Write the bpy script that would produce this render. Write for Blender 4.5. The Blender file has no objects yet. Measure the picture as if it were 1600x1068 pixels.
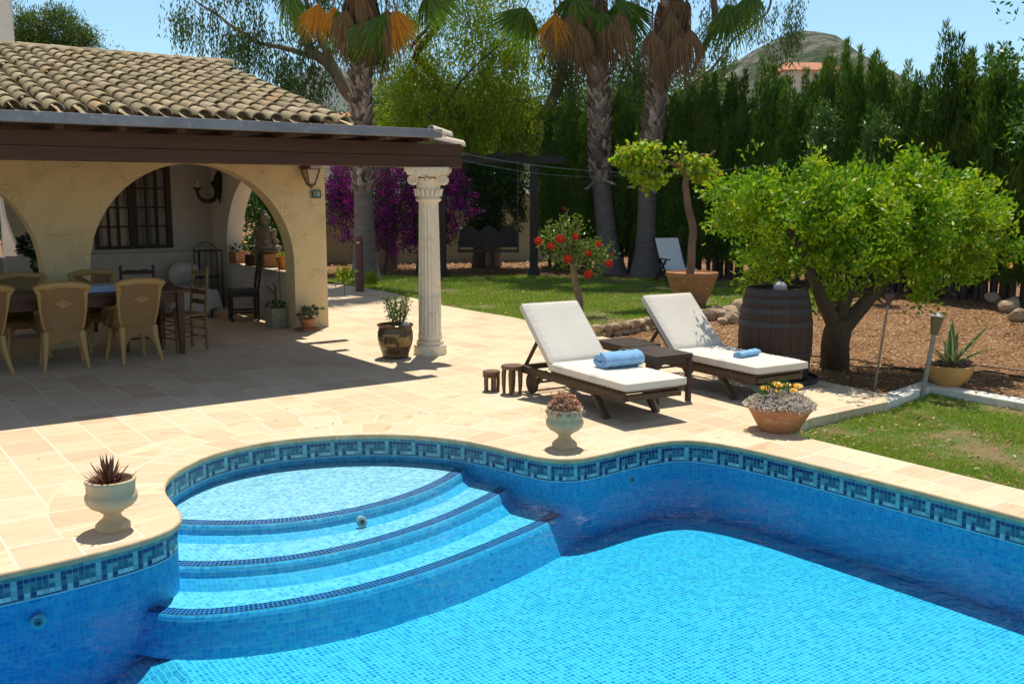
import bpy, bmesh, math, random
import numpy as np
from mathutils import Vector, Matrix, noise as mnoise
from mathutils.geometry import tessellate_polygon
PI = math.pi
random.seed(7); RNG = np.random.default_rng(7)
S = bpy.context.scene
COL = S.collection

# ------------------------------------------------------------------ camera frame
CAM_H = 1.95; FOC = 1547.0; PITCH = math.atan(229/1547.); YAW = math.atan(1110/1564.)
FW = (math.sin(YAW), math.cos(YAW)); RT = (math.cos(YAW), -math.sin(YAW))
def ray(u, v):
    a = (u-800)/FOC; b = -(v-534)/FOC
    up = b*math.cos(PITCH)-math.sin(PITCH); f = math.cos(PITCH)+b*math.sin(PITCH)
    return (FW[0]*f+RT[0]*a, FW[1]*f+RT[1]*a, up, f)
def G(u, v, z=0.0):
    d = ray(u, v); t = (z-CAM_H)/d[2]; return Vector((d[0]*t, d[1]*t, z))
def D(u, v, fwd):                       # world point seen at (u, v), fwd metres ahead
    d = ray(u, v); t = fwd/d[3]; return Vector((d[0]*t, d[1]*t, CAM_H+d[2]*t))
def fdist(p): return p[0]*FW[0]+p[1]*FW[1]

# ------------------------------------------------------------------ mesh builder
class MB:
    def __init__(s): s.v = []; s.f = []; s.uv = {}
    def add(s, vs, fs, uvs=None):
        o = len(s.v); s.v += [tuple(v) for v in vs]
        for i, f in enumerate(fs):
            if uvs: s.uv[len(s.f)] = uvs[i]
            s.f.append(tuple(o+k for k in f))
        return s
    def box(s, c, size, rot=None, taper=1.0):
        hx, hy, hz = size[0]/2, size[1]/2, size[2]/2
        vs = []
        for z in (-1, 1):
            k = taper if z > 0 else 1.0
            for x, y in ((-1,-1),(1,-1),(1,1),(-1,1)): vs.append(Vector((x*hx*k, y*hy*k, z*hz)))
        if rot is not None: vs = [rot @ v for v in vs]
        vs = [v+Vector(c) for v in vs]
        return s.add(vs, [(3,2,1,0),(4,5,6,7),(0,1,5,4),(1,2,6,5),(2,3,7,6),(3,0,4,7)])
    def beam(s, a, b, w, h, up=(0,0,1)):       # box running from a to b
        a = Vector(a); b = Vector(b); d = b-a; L = d.length; x = d/L
        u = Vector(up); y = u.cross(x)
        if y.length < 1e-4: y = Vector((0,1,0)).cross(x)
        y.normalize(); z = x.cross(y)
        R_ = Matrix((x, y, z)).transposed()
        return s.box((a+b)/2, (L, w, h), R_)
    def tube(s, pts, rad, n=8, cap=True):
        pts = [Vector(p) for p in pts]
        if not hasattr(rad, '__len__'): rad = [rad]*len(pts)
        ref = Vector((0.31, 0.17, 0.93)); rings = []; prev = None
        for i, p in enumerate(pts):
            t = (pts[min(i+1, len(pts)-1)]-pts[max(i-1, 0)]).normalized()
            if prev is None:
                a = t.cross(ref)
                if a.length < .05: a = t.cross(Vector((1,0,0)))
                a.normalize()
            else: a = (prev-t*prev.dot(t)).normalized()
            prev = a; b = t.cross(a)
            rings.append([p+(a*math.cos(2*PI*k/n)+b*math.sin(2*PI*k/n))*rad[i] for k in range(n)])
        vs = [v for r in rings for v in r]; fs = []
        for i in range(len(pts)-1):
            for k in range(n):
                k2 = (k+1) % n; fs.append((i*n+k, i*n+k2, (i+1)*n+k2, (i+1)*n+k))
        if cap: fs.append(tuple(range(n))[::-1]); fs.append(tuple((len(pts)-1)*n+k for k in range(n)))
        return s.add(vs, fs)
    def lathe(s, prof, n=32, c=(0,0,0), fn=None, cap_bottom=True, cap_top=False):
        vs = []; fs = []; m = len(prof)
        for i, (r, z) in enumerate(prof):
            for k in range(n):
                a = 2*PI*k/n; rr = fn(r, z, a) if fn else r
                vs.append((c[0]+rr*math.cos(a), c[1]+rr*math.sin(a), c[2]+z))
        for i in range(m-1):
            for k in range(n):
                k2 = (k+1) % n; fs.append((i*n+k, i*n+k2, (i+1)*n+k2, (i+1)*n+k))
        if cap_bottom: fs.append(tuple(range(n))[::-1])
        if cap_top: fs.append(tuple((m-1)*n+k for k in range(n)))
        return s.add(vs, fs)
    def poly(s, loops, mapf, depth_vec):       # 2-D loops extruded along a vector
        pl = [[Vector((p[0], p[1], 0)) for p in L] for L in loops]
        flat = [p for L in pl for p in L]
        tris = tessellate_polygon(pl)
        dv = Vector(depth_vec); base = [Vector(mapf(p.x, p.y)) for p in flat]; n = len(flat)
        vs = base+[b+dv for b in base]; fs = []
        for t in tris: fs.append(tuple(t)); fs.append(tuple(i+n for i in reversed(t)))
        o = 0
        for L in pl:
            m = len(L)
            for k in range(m): a = o+k; b = o+(k+1) % m; fs.append((a, b, b+n, a+n))
            o += m
        return s.add(vs, fs)
    def sheet(s, loops, z):
        pl = [[Vector((p[0], p[1], 0)) for p in L] for L in loops]
        flat = [p for L in pl for p in L]
        return s.add([(p.x, p.y, z) for p in flat], [tuple(t) for t in tessellate_polygon(pl)])

def finish(me, mat, smooth):
    if mat is not None: me.materials.append(mat)
    if smooth:
        me.shade_smooth()
        if smooth != 'all':
            try: me.set_sharp_from_angle(angle=math.radians(smooth if smooth is not True else 40))
            except Exception: pass
def obj(name, mb, mat, parent=None, smooth=False, bevel=0, recalc=True, loc=None):
    me = bpy.data.meshes.new(name)
    me.from_pydata([tuple(v) for v in mb.v], [], mb.f)
    if mb.uv:
        uvl = me.uv_layers.new(name='UVMap'); 
        for pi, uvs in mb.uv.items():
            p = me.polygons[pi]
            for k, li in enumerate(p.loop_indices): uvl.data[li].uv = uvs[k]
    if recalc:
        bm = bmesh.new(); bm.from_mesh(me); bmesh.ops.recalc_face_normals(bm, faces=bm.faces); bm.to_mesh(me); bm.free()
    finish(me, mat, smooth)
    o = bpy.data.objects.new(name, me); COL.objects.link(o)
    if parent: o.parent = parent
    if loc is not None: o.location = loc
    if bevel:
        m = o.modifiers.new('bevel', 'BEVEL'); m.width = bevel; m.segments = 2; m.limit_method = 'ANGLE'; m.angle_limit = math.radians(35)
    return o
def npobj(name, verts, k, mat, parent=None, loc=None):   # all faces have k vertices in order
    verts = np.asarray(verts, dtype=np.float32).reshape(-1, 3); n = len(verts)
    me = bpy.data.meshes.new(name); me.vertices.add(n); me.vertices.foreach_set('co', verts.ravel())
    me.loops.add(n); me.loops.foreach_set('vertex_index', np.arange(n, dtype=np.int32))
    nf = n//k; me.polygons.add(nf); me.polygons.foreach_set('loop_start', np.arange(0, n, k, dtype=np.int32))
    try: me.polygons.foreach_set('loop_total', np.full(nf, k, dtype=np.int32))
    except Exception: pass
    me.update(calc_edges=True); me.materials.append(mat)
    o = bpy.data.objects.new(name, me); COL.objects.link(o)
    if parent: o.parent = parent
    if loc is not None: o.location = loc
    return o
def tag(o, label=None, cat=None, group=None, kind=None):
    if label: o['label'] = label
    if cat: o['category'] = cat
    if group: o['group'] = group
    if kind: o['kind'] = kind
    return o
def thing(name, label, cat, loc=(0,0,0), rz=0.0, group=None):
    o = bpy.data.objects.new(name, None); COL.objects.link(o); o.empty_display_size = .1
    o.location = loc; o.rotation_euler = (0, 0, rz); return tag(o, label, cat, group)
def dup(root, loc, rz=0.0, label=None, scale=None):
    r = root.copy(); COL.objects.link(r); r.location = loc; r.rotation_euler = (0, 0, rz)
    if label: r['label'] = label
    if scale: r.scale = scale
    for ch in list(root.children):
        c = ch.copy(); COL.objects.link(c); c.parent = r
        for g in ch.children: d = g.copy(); COL.objects.link(d); d.parent = c
    return r

# ------------------------------------------------------------------ materials
def new_mat(name):
    m = bpy.data.materials.new(name); m.use_nodes = True; nt = m.node_tree; nt.nodes.clear()
    out = nt.nodes.new('ShaderNodeOutputMaterial'); return m, nt, out
class N:
    def __init__(s, nt): s.nt = nt
    def n(s, typ, inputs=None, **kw):
        nd = s.nt.nodes.new('ShaderNode'+typ)
        for k, v in kw.items(): setattr(nd, k, v)
        for k, v in (inputs or {}).items():
            if isinstance(v, bpy.types.NodeSocket): s.nt.links.new(v, nd.inputs[k])
            else: nd.inputs[k].default_value = v
        return nd
    def math(s, op, a, b=0.0, c=None):
        nd = s.nt.nodes.new('ShaderNodeMath'); nd.operation = op
        for i, v in enumerate((a, b) if c is None else (a, b, c)):
            if isinstance(v, bpy.types.NodeSocket): s.nt.links.new(v, nd.inputs[i])
            else: nd.inputs[i].default_value = v
        return nd.outputs[0]
    def mix(s, f, a, b, blend='MIX'):
        nd = s.nt.nodes.new('ShaderNodeMix'); nd.data_type = 'RGBA'; nd.blend_type = blend
        for i, v in ((0, f), (6, a), (7, b)):
            if isinstance(v, bpy.types.NodeSocket): s.nt.links.new(v, nd.inputs[i])
            else: nd.inputs[i].default_value = v if i == 0 else tuple(v)+((1,) if len(v) == 3 else ())
        return nd.outputs[2]
    def ramp(s, f, stops, interp='LINEAR'):
        nd = s.nt.nodes.new('ShaderNodeValToRGB'); cr = nd.color_ramp; cr.interpolation = interp
        while len(cr.elements) < len(stops): cr.elements.new(.5)
        for e, (p, c) in zip(cr.elements, stops): e.position = p; e.color = tuple(c)+(1,) if len(c) == 3 else c
        s.nt.links.new(f, nd.inputs[0]); return nd.outputs[0]
    def noise(s, vec, scale, detail=4, rough=.55, dist=0.0):
        nd = s.n('TexNoise', {'Vector': vec, 'Scale': scale, 'Detail': detail, 'Roughness': rough, 'Distortion': dist}); return nd.outputs[0]
    def mapping(s, vec, scale=(1,1,1), rot=(0,0,0), loc=(0,0,0)):
        return s.n('Mapping', {'Vector': vec, 'Scale': scale, 'Rotation': rot, 'Location': loc}).outputs[0]
    def bump(s, h, strength=.3, dist=.01, normal=None):
        i = {'Height': h, 'Strength': strength, 'Distance': dist}
        if normal is not None: i['Normal'] = normal
        return s.n('Bump', i).outputs[0]
    def out(s, out, col, rough=.7, normal=None, spec=.4, **kw):
        i = {'Base Color': col if isinstance(col, bpy.types.NodeSocket) else tuple(col)+(1,), 'Roughness': rough, 'Specular IOR Level': spec}
        if normal is not None: i['Normal'] = normal
        i.update(kw); b = s.n('BsdfPrincipled', i); s.nt.links.new(b.outputs[0], out.inputs[0]); return b
def surf(name, c1, c2=None, scale=6, rough=.7, bump=.25, bscale=40, bdist=.006, stretch=(1,1,1), c3=None, spec=.4, metal=0.0, coord='Object'):
    m, nt, out = new_mat(name); n = N(nt)
    tc = n.n('TexCoord').outputs[coord]; mp = n.mapping(tc, stretch)
    c2 = c2 or tuple(x*.75 for x in c1)
    f = n.noise(mp, scale, 5, .62)
    f = n.ramp(f, [(.32, (0,0,0)), (.68, (1,1,1))])
    col = n.mix(f, c1, c2)
    if c3:
        f3 = n.ramp(n.noise(mp, scale*2.7, 4, .7), [(.55, (0,0,0)), (.7, (1,1,1))]); col = n.mix(f3, col, c3)
    nrm = n.bump(n.noise(mp, bscale, 5, .6), bump, bdist)
    b = n.out(out, col, rough, nrm, spec); b.inputs['Metallic'].default_value = metal
    return m
def leafmat(name, cols, transl=.35, rough=.45, patch=None):
    m, nt, out = new_mat(name); n = N(nt)
    rnd = n.n('NewGeometry').outputs['Random Per Island']
    k = len(cols); col = n.ramp(rnd, [(i/(k-1) if k > 1 else 0, c) for i, c in enumerate(cols)])
    if patch and len(patch) > 3:
        oi = n.n('ObjectInfo').outputs['Random']; col = n.mix(n.math('MULTIPLY', oi, patch[3]), col, (.012,.035,.006)); pb_ = n.ramp(n.noise(n.n('NewGeometry').outputs['Position'], .9, 4, .7), [(.60, (0,0,0)), (.70, (1,1,1))]); col = n.mix(n.math('MULTIPLY', pb_, .55), col, (.13,.085,.04))
    if patch:
        pf = n.ramp(n.noise(n.n('NewGeometry').outputs['Position'], patch[1], 4, .6), [(.47, (0,0,0)), (.62, (1,1,1))]); col = n.mix(n.math('MULTIPLY', pf, patch[2]), col, patch[0])
    b = n.n('BsdfPrincipled', {'Base Color': col, 'Roughness': rough, 'Specular IOR Level': .35})
    tcol = n.mix(.5, col, (1.0, 1.0, .35), 'MULTIPLY')
    t = n.n('BsdfTranslucent', {'Color': tcol})
    mx = n.n('MixShader', {0: transl, 1: b.outputs[0], 2: t.outputs[0]}); nt.links.new(mx.outputs[0], out.inputs[0]); return m

def wood(name, c1, c2, rough=.6, axis=0, scale=1.0):
    m, nt, out = new_mat(name); n = N(nt)
    tc = n.n('TexCoord').outputs['Object']; st = [28*scale]*3; st[axis] = 1.6*scale
    mp = n.mapping(tc, tuple(st)); f = n.noise(mp, 1.2, 6, .65, .4)
    col = n.mix(n.ramp(f, [(.3, (0,0,0)), (.7, (1,1,1))]), c1, c2)
    n.out(out, col, rough, n.bump(f, .35, .003), .35); return m

# deck of sandstone flags: rows run along world Y, ring of radial flags round the curved steps
def deck_mat():
    m, nt, out = new_mat('sandstone_flags'); n = N(nt)
    geo = n.n('NewGeometry').outputs['Position']
    wob = n.n('TexNoise', {'Vector': geo, 'Scale': 3.0, 'Detail': 2.0}).outputs['Color']
    wv = n.n('VectorMath', {0: wob, 1: (.5,.5,.5)}, operation='SUBTRACT').outputs[0]
    wv = n.n('VectorMath', {0: wv, 'Scale': .018}, operation='SCALE').outputs[0]
    pos = n.n('VectorMath', {0: geo, 1: wv}, operation='ADD').outputs[0]
    sp = n.n('SeparateXYZ', {0: pos}); x, y = sp.outputs[0], sp.outputs[1]
    # straight flags
    col_i = n.math('FLOOR', n.math('DIVIDE', n.math('ADD', x, -.095), .337))
    fx = n.math('SUBTRACT', n.math('DIVIDE', n.math('ADD', x, -.095), .337), col_i)
    r1 = n.n('TexWhiteNoise', {'W': col_i}, noise_dimensions='1D').outputs[0]
    ln = n.math('ADD', .32, n.math('MULTIPLY', r1, .2))
    yy = n.math('DIVIDE', n.math('ADD', y, n.math('MULTIPLY', r1, 7.3)), ln)
    row_i = n.math('FLOOR', yy); fy = n.math('SUBTRACT', yy, row_i)
    # ring
    dx = n.math('SUBTRACT', x, 3.02); dy = n.math('SUBTRACT', y, 6.17)
    rr = n.math('SQRT', n.math('ADD', n.math('MULTIPLY', dx, dx), n.math('MULTIPLY', dy, dy)))
    ang = n.math('ARCTAN2', dy, dx)
    rowr = n.math('FLOOR', n.math('DIVIDE', n.math('SUBTRACT', rr, 1.25), .36))
    frr = n.math('SUBTRACT', n.math('DIVIDE', n.math('SUBTRACT', rr, 1.25), .36), rowr)
    aa = n.math('ADD', n.math('MULTIPLY', ang, 5.6), n.math('MULTIPLY', rowr, .37)); ai = n.math('FLOOR', aa); fa = n.math('SUBTRACT', aa, ai)
    inring = n.math('MULTIPLY', n.math('LESS_THAN', rr, 1.97), n.math('GREATER_THAN', y, 5.95))
    def sel(a, b): return n.math('ADD', n.math('MULTIPLY', a, n.math('SUBTRACT', 1.0, inring)), n.math('MULTIPLY', b, inring))
    ix, iy = sel(col_i, ai), sel(row_i, n.math('ADD', rowr, 77.0))
    ex = sel(n.math('MULTIPLY', n.math('SUBTRACT', .5, n.math('ABSOLUTE', n.math('SUBTRACT', fx, .5))), .337),
             n.math('MULTIPLY', n.math('SUBTRACT', .5, n.math('ABSOLUTE', n.math('SUBTRACT', fa, .5))), .28))
    ey = sel(n.math('MULTIPLY', n.math('SUBTRACT', .5, n.math('ABSOLUTE', n.math('SUBTRACT', fy, .5))), .4),
             n.math('MULTIPLY', n.math('SUBTRACT', .5, n.math('ABSOLUTE', n.math('SUBTRACT', frr, .5))), .36))
    e = n.math('MINIMUM', ex, ey)
    en = n.math('ADD', e, n.math('MULTIPLY', n.math('SUBTRACT', n.noise(geo, 25, 3), .5), .008))
    grout = n.ramp(n.math('DIVIDE', en, .01), [(.55, (1,1,1)), (.95, (0,0,0))])
    cid = n.n('CombineXYZ', {0: ix, 1: iy, 2: 3.0}).outputs[0]
    wn = n.n('TexWhiteNoise', {'Vector': cid}, noise_dimensions='3D')
    c = n.ramp(wn.outputs[0], [(0, (.66,.505,.325)), (.35, (.72,.565,.37)), (.6, (.77,.61,.41)), (.8, (.70,.545,.36)), (.93, (.64,.465,.30)), (1, (.71,.52,.36))])
    # sandstone strata streaks, each flag turned its own way
    off = n.n('VectorMath', {0: wn.outputs[1], 'Scale': 40.0}, operation='SCALE').outputs[0]
    pl = n.n('VectorMath', {0: geo, 1: off}, operation='ADD').outputs[0]
    st = n.noise(n.mapping(pl, (1.5, 9, 1), (0,0,.35)), 2.2, 6, .62, .8)
    c = n.mix(n.ramp(st, [(.38, (0,0,0)), (.52, (.35,.35,.35)), (.75, (1,1,1))]), c, (.60,.40,.20), 'MIX') if False else n.mix(n.math('MULTIPLY', n.ramp(st, [(.50, (0,0,0)), (.72, (1,1,1))]), .42), c, (.56,.36,.18))
    blot = n.noise(n.mapping(pl, (2.2, 3.6, 1)), 1.5, 3, .5)
    c = n.mix(n.math('MULTIPLY', n.ramp(blot, [(.63, (0,0,0)), (.72, (1,1,1))]), .6), c, (.54,.31,.13))
    dirt = n.noise(geo, .9, 5, .65)
    c = n.mix(n.math('MULTIPLY', n.ramp(dirt, [(.45, (0,0,0)), (.75, (1,1,1))]), .25), c, (.50,.38,.24))
    cr = n.math('ABSOLUTE', n.math('SUBTRACT', n.noise(n.mapping(pl, (1.3, 10, 1), (0,0,.06)), 1.6, 5, .6, .5), .5))
    crm = n.math('MULTIPLY', n.ramp(cr, [(.0, (1,1,1)), (.012, (0,0,0))]), n.ramp(n.noise(pl, 3.5, 3), [(.5, (0,0,0)), (.62, (1,1,1))]))
    c = n.mix(n.math('MULTIPLY', crm, .7), c, (.30,.20,.12))
    speck = n.noise(geo, 55, 2, .5)
    c = n.mix(n.math('MULTIPLY', n.ramp(speck, [(.68, (0,0,0)), (.76, (1,1,1))]), .3), c, (.25,.17,.10))
    c = n.mix(n.math('MULTIPLY', grout, n.math('ADD', .38, n.math('MULTIPLY', n.noise(geo, 2.5, 3), .6))), c, (.80,.72,.58))
    h = n.math('SUBTRACT', n.math('MULTIPLY', st, .5), n.math('MULTIPLY', grout, .5))
    nrm = n.bump(h, .35, .008)
    n.out(out, c, .75, nrm, .3); return m

def mosaic_mat(name, cols, size=.024, grout=(.45,.75,.88), gw=.43, wob=.004, rough=.5):
    m, nt, out = new_mat(name); n = N(nt)
    uv = n.n('UVMap').outputs[0]
    wb = n.n('TexNoise', {'Vector': uv, 'Scale': 9.0, 'Detail': 2.0}).outputs['Color']
    wv = n.n('VectorMath', {0: wb, 1: (.5,.5,.5)}, operation='SUBTRACT').outputs[0]
    wv = n.n('VectorMath', {0: wv, 'Scale': wob*2}, operation='SCALE').outputs[0]
    p = n.n('VectorMath', {0: uv, 1: wv}, operation='ADD').outputs[0]
    p = n.n('VectorMath', {0: p, 'Scale': 1/size}, operation='SCALE').outputs[0]
    fl = n.n('VectorMath', {0: p}, operation='FLOOR').outputs[0]
    fr = n.n('VectorMath', {0: p, 1: fl}, operation='SUBTRACT').outputs[0]
    sp = n.n('SeparateXYZ', {0: fr})
    ax = n.math('ABSOLUTE', n.math('SUBTRACT', sp.outputs[0], .5)); ay = n.math('ABSOLUTE', n.math('SUBTRACT', sp.outputs[1], .5))
    g = n.math('GREATER_THAN', n.math('MAXIMUM', ax, ay), gw)
    fs = n.n('SeparateXYZ', {0: fl}); fid = n.n('CombineXYZ', {0: fs.outputs[0], 1: fs.outputs[1], 2: 0.0}).outputs[0]
    wn = n.n('TexWhiteNoise', {'Vector': fid}, noise_dimensions='3D').outputs[0]
    big = n.noise(n.n('VectorMath', {0: fid, 'Scale': .35}, operation='SCALE').outputs[0], 1.0, 2)
    k = len(cols); c = n.ramp(n.math('ADD', n.math('MULTIPLY', wn, .8), n.math('MULTIPLY', big, .2)), [(i/k, c_) for i, c_ in enumerate(cols)], 'CONSTANT')
    c = n.mix(g, c, grout)
    n.out(out, c, rough, n.bump(n.math('MULTIPLY', g, -1.0), .3, .002), .15); return m

# ------------------------------------------------------------------ world, sun, camera
SUN = Vector((.265, .305, 1)).normalized()
elev = math.asin(SUN.z); az = math.atan2(SUN.x, SUN.y)
w = bpy.data.worlds.new('World'); S.world = w; w.use_nodes = True; nt = w.node_tree; nt.nodes.clear()
sky = nt.nodes.new('ShaderNodeTexSky'); sky.sky_type = 'NISHITA'; sky.sun_disc = False
sky.sun_elevation = elev; sky.sun_rotation = az; sky.air_density = 1.0; sky.dust_density = 0.0; sky.ozone_density = 4.0
bg = nt.nodes.new('ShaderNodeBackground'); bg.inputs[1].default_value = .125
wo = nt.nodes.new('ShaderNodeOutputWorld'); tint = nt.nodes.new('ShaderNodeMix'); tint.data_type = 'RGBA'; tint.blend_type = 'MULTIPLY'; tint.inputs[0].default_value = 1.0; tcw = nt.nodes.new('ShaderNodeTexCoord'); sxw = nt.nodes.new('ShaderNodeSeparateXYZ'); nt.links.new(tcw.outputs['Generated'], sxw.inputs[0]); rw = nt.nodes.new('ShaderNodeValToRGB'); rw.color_ramp.elements[0].position = .15; rw.color_ramp.elements[0].color = (.80, .95, .92, 1); rw.color_ramp.elements[1].position = .55; rw.color_ramp.elements[1].color = (1.05, .75, .60, 1); nt.links.new(sxw.outputs[2], rw.inputs[0]); nt.links.new(rw.outputs[0], tint.inputs[7]); tint.clamp_result = False; nt.links.new(sky.outputs[0], tint.inputs[6]); nt.links.new(tint.outputs[2], bg.inputs[0]); nt.links.new(bg.outputs[0], wo.inputs[0])
sl = bpy.data.lights.new('sun', 'SUN'); sl.energy = 3.7; sl.angle = math.radians(.53); sl.color = (1.0, .94, .82)
so = bpy.data.objects.new('sun', sl); COL.objects.link(so); so.rotation_euler = SUN.to_track_quat('Z', 'Y').to_euler(); so.location = (0, 0, 30)
cd = bpy.data.cameras.new('camera'); cam = bpy.data.objects.new('camera', cd); COL.objects.link(cam)
cam.location = (0, 0, CAM_H); cam.rotation_euler = (PI/2-PITCH, 0, -YAW)
cd.sensor_fit = 'HORIZONTAL'; cd.sensor_width = 36; cd.lens = FOC/1600*36; cd.clip_end = 20000; cd.clip_start = .05
S.camera = cam
S.view_settings.view_transform = 'Standard'; S.view_settings.look = 'None'; S.view_settings.gamma = 1; S.view_settings.exposure = 0.50
S.render.engine = 'CYCLES'; S.cycles.max_bounces = 10; S.cycles.diffuse_bounces = 4; S.cycles.transparent_max_bounces = 12
S.cycles.use_denoising = True
S.cycles.caustics_reflective = False; S.cycles.caustics_refractive = False
# ================================================================== POOL, DECK, GROUND
def chaikin(pts, it=2, closed=True):
    for _ in range(it):
        q = []; n = len(pts)
        for i in range(n if closed else n-1):
            a = pts[i]; b = pts[(i+1) % n]
            q.append((a[0]*.75+b[0]*.25, a[1]*.75+b[1]*.25)); q.append((a[0]*.25+b[0]*.75, a[1]*.25+b[1]*.75))
        if not closed: q = [pts[0]]+q+[pts[-1]]
        pts = q
    return pts
def resample(pts, step, closed=True):
    P_ = [Vector((p[0], p[1], 0)) for p in pts]
    if closed: P_.append(P_[0])
    L = [0]
    for a, b in zip(P_, P_[1:]): L.append(L[-1]+(b-a).length)
    n = max(3, int(round(L[-1]/step))); out = []; j = 0
    for i in range(n if closed else n+1):
        t = L[-1]*i/n
        while j < len(L)-2 and L[j+1] < t: j += 1
        k = (t-L[j])/max(1e-9, L[j+1]-L[j]); p = P_[j].lerp(P_[j+1], k); out.append((p.x, p.y))
    return out
NOSE = [(-5,5.5),(-2,5.52),(.2,5.54),(.67,5.56),(.98,5.57),(1.34,5.63),(1.56,5.71),(1.70,5.84),(1.76,6.02),(1.78,6.28),(1.81,6.58),(1.92,6.85),(2.11,7.09),(2.38,7.31),(2.69,7.42),(3.05,7.43),(3.49,7.29),(3.85,7.05),(4.11,6.71),(4.25,6.34),(4.31,5.98),(4.38,5.74),(4.55,5.58),(4.8,5.58),(5.22,5.62),(5.52,5.60),(5.70,5.50),(5.81,5.22),(5.86,4.86),(5.89,4.3),(5.92,3.5),(5.93,2.9),(5.93,2.0),(5.93,.45),(5.8,.4),(-5,.4)]
NOSE = resample(chaikin(NOSE, 2), .0315)
def offset(pts, d):                       # + = away from the water
    n = len(pts); out = []
    for i, p in enumerate(pts):
        a = pts[(i-2) % n]; b = pts[(i+2) % n]; t = Vector((b[0]-a[0], b[1]-a[1], 0)).normalized()
        nrm = Vector((-t.y, t.x, 0)); out.append((p[0]+nrm.x*d, p[1]+nrm.y*d))
    return out
# orientation: points run left->right along the far side, so the left normal points to the deck
MAT_DECK = deck_mat()
deck_outer = [(6.5,-2.5),(6.5,5.12),(6.72,5.36),(7.15,5.46),(8.28,5.48),(8.6,5.68),(8.66,6.4),(8.75,8.0),(8.85,9.6),(8.98,10.62),(9.1,12),(9.22,13.0),(9.19,13.9),(9.2,15.1),(9.44,16.7),(9.58,18.05),(9.6,19.5),(9.3,21.3),(8,22.6),(-14,22.6),(-14,-2.5)]
mb = MB(); inner = offset(NOSE, .012)
mb.sheet([deck_outer, inner], 0.0)
n = len(deck_outer)
for i in range(n):
    a, b = deck_outer[i], deck_outer[(i+1) % n]
    mb.add([(a[0],a[1],0),(b[0],b[1],0),(b[0],b[1],-.16),(a[0],a[1],-.16)], [(0,1,2,3)])
deck = tag(obj('deck', mb, MAT_DECK, recalc=True), kind='structure')
# rounded coping nose
prof = [(.012,0),(.005,-.0015),(0,-.008),(-.0,-.028),(.006,-.038),(.035,-.040)]
def strip(curve, prof, closed=True, uvs=True):
    m_ = MB(); n = len(curve); rings = [offset(curve, d) for d, z in prof]; L = 0
    cnt = n if closed else n-1
    for i in range(cnt):
        j = (i+1) % n; seg = math.dist(curve[i], curve[j]); acc = 0
        for k in range(len(prof)-1):
            dz = math.hypot(prof[k+1][0]-prof[k][0], prof[k+1][1]-prof[k][1])
            q = [(*rings[k][i], prof[k][1]), (*rings[k][j], prof[k][1]), (*rings[k+1][j], prof[k+1][1]), (*rings[k+1][i], prof[k+1][1])]
            m_.add(q, [(0,1,2,3)], [[(L, -acc), (L+seg, -acc), (L+seg, -acc-dz), (L, -acc-dz)]]); acc += dz
        L += seg
    return m_
MAT_NOSE = surf('coping_edge', (.70,.50,.29), (.52,.33,.17), 9, .7, .3, 60, .004, coord='Object')
cn = strip(NOSE, prof); co = obj('coping_nose', cn, MAT_NOSE, smooth=True, recalc=False); tag(co, kind='structure'); co.parent = deck
# pool shell
BLUES = [(.045,.42,.82),(.05,.46,.86),(.065,.51,.89),(.055,.48,.87),(.085,.56,.90),(.045,.43,.84),(.12,.62,.91),(.06,.50,.88),(.03,.34,.76)]
LIGHTS = [(.22,.56,.80),(.32,.66,.84),(.44,.75,.87),(.52,.80,.88),(.17,.50,.78),(.38,.70,.85),(.27,.62,.82),(.48,.77,.87)]
MAT_WALL = mosaic_mat('pool_mosaic_wall', BLUES, .031, (.20,.62,.84))
MAT_FLOOR = mosaic_mat('pool_mosaic_floor', [(.14,.42,.69),(.20,.48,.72),(.32,.57,.76),(.42,.64,.78),(.10,.36,.66),(.27,.54,.75),(.17,.45,.71),(.36,.60,.77)], .031, (.80,.94,.95), gw=.41, wob=.011)
MAT_TREAD = mosaic_mat('pool_mosaic_tread', LIGHTS, .0295, (.66,.84,.90), wob=.004)
MAT_NAVY = mosaic_mat('pool_mosaic_navy', [(.006,.02,.16),(.01,.03,.22),(.012,.05,.28),(.006,.02,.13)], .0285, (.25,.5,.72), wob=.0)
FLOORZ = -.66; WATERZ = -.188
pool = strip(NOSE, [(.03, -.181), (.030, -1.7)])
po = tag(obj('pool_wall', pool, MAT_WALL, recalc=False, smooth=True), kind='structure')
# frieze of glass tiles with a meander, one face per tile
PAT = ["TTTTTTT", "DDDDDDQ", "DTTMMTQ", "MTMMMMQ", "DPDPPPQ", "DPDDDDD"]
KC = {'T': (.10,.31,.35), 'P': (.34,.60,.62), 'Q': (.20,.46,.50), 'D': (.006,.028,.15), 'M': (.020,.12,.19)}
RH = [.0262]*5+[.010]
fr = MB(); fcol = []; rings = offset(NOSE, .0275);  n = len(NOSE); back = MB()
for i in range(n):
    j = (i+1) % n
    for r in range(6):
        z0 = -.040-.0262*r; z1 = z0-RH[r]; g = .06
        a = Vector((*rings[i], 0)); b = Vector((*rings[j], 0)); p0 = a.lerp(b, g); p1 = a.lerp(b, 1-g)
        fr.add([(p0.x,p0.y,z0-.0012),(p1.x,p1.y,z0-.0012),(p1.x,p1.y,z1+.0012),(p0.x,p0.y,z1+.0012)], [(0,1,2,3)])
        ch = PAT[r][i % 7]; k = random.uniform(.8, 1.22); c = KC[ch]
        if ch in 'TP' and random.random() < .25: k *= .75
        fcol.append((c[0]*k, c[1]*k, c[2]*k, 1))
mfr, ntf, outf = new_mat('frieze_tiles'); nn = N(ntf)
vc = nn.n('VertexColor', layer_name='tile'); nn.out(outf, vc.outputs[0], .12, None, .6)
fo = obj('waterline_frieze', fr, mfr, recalc=False)
ca = fo.data.color_attributes.new('tile', 'FLOAT_COLOR', 'CORNER')
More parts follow.
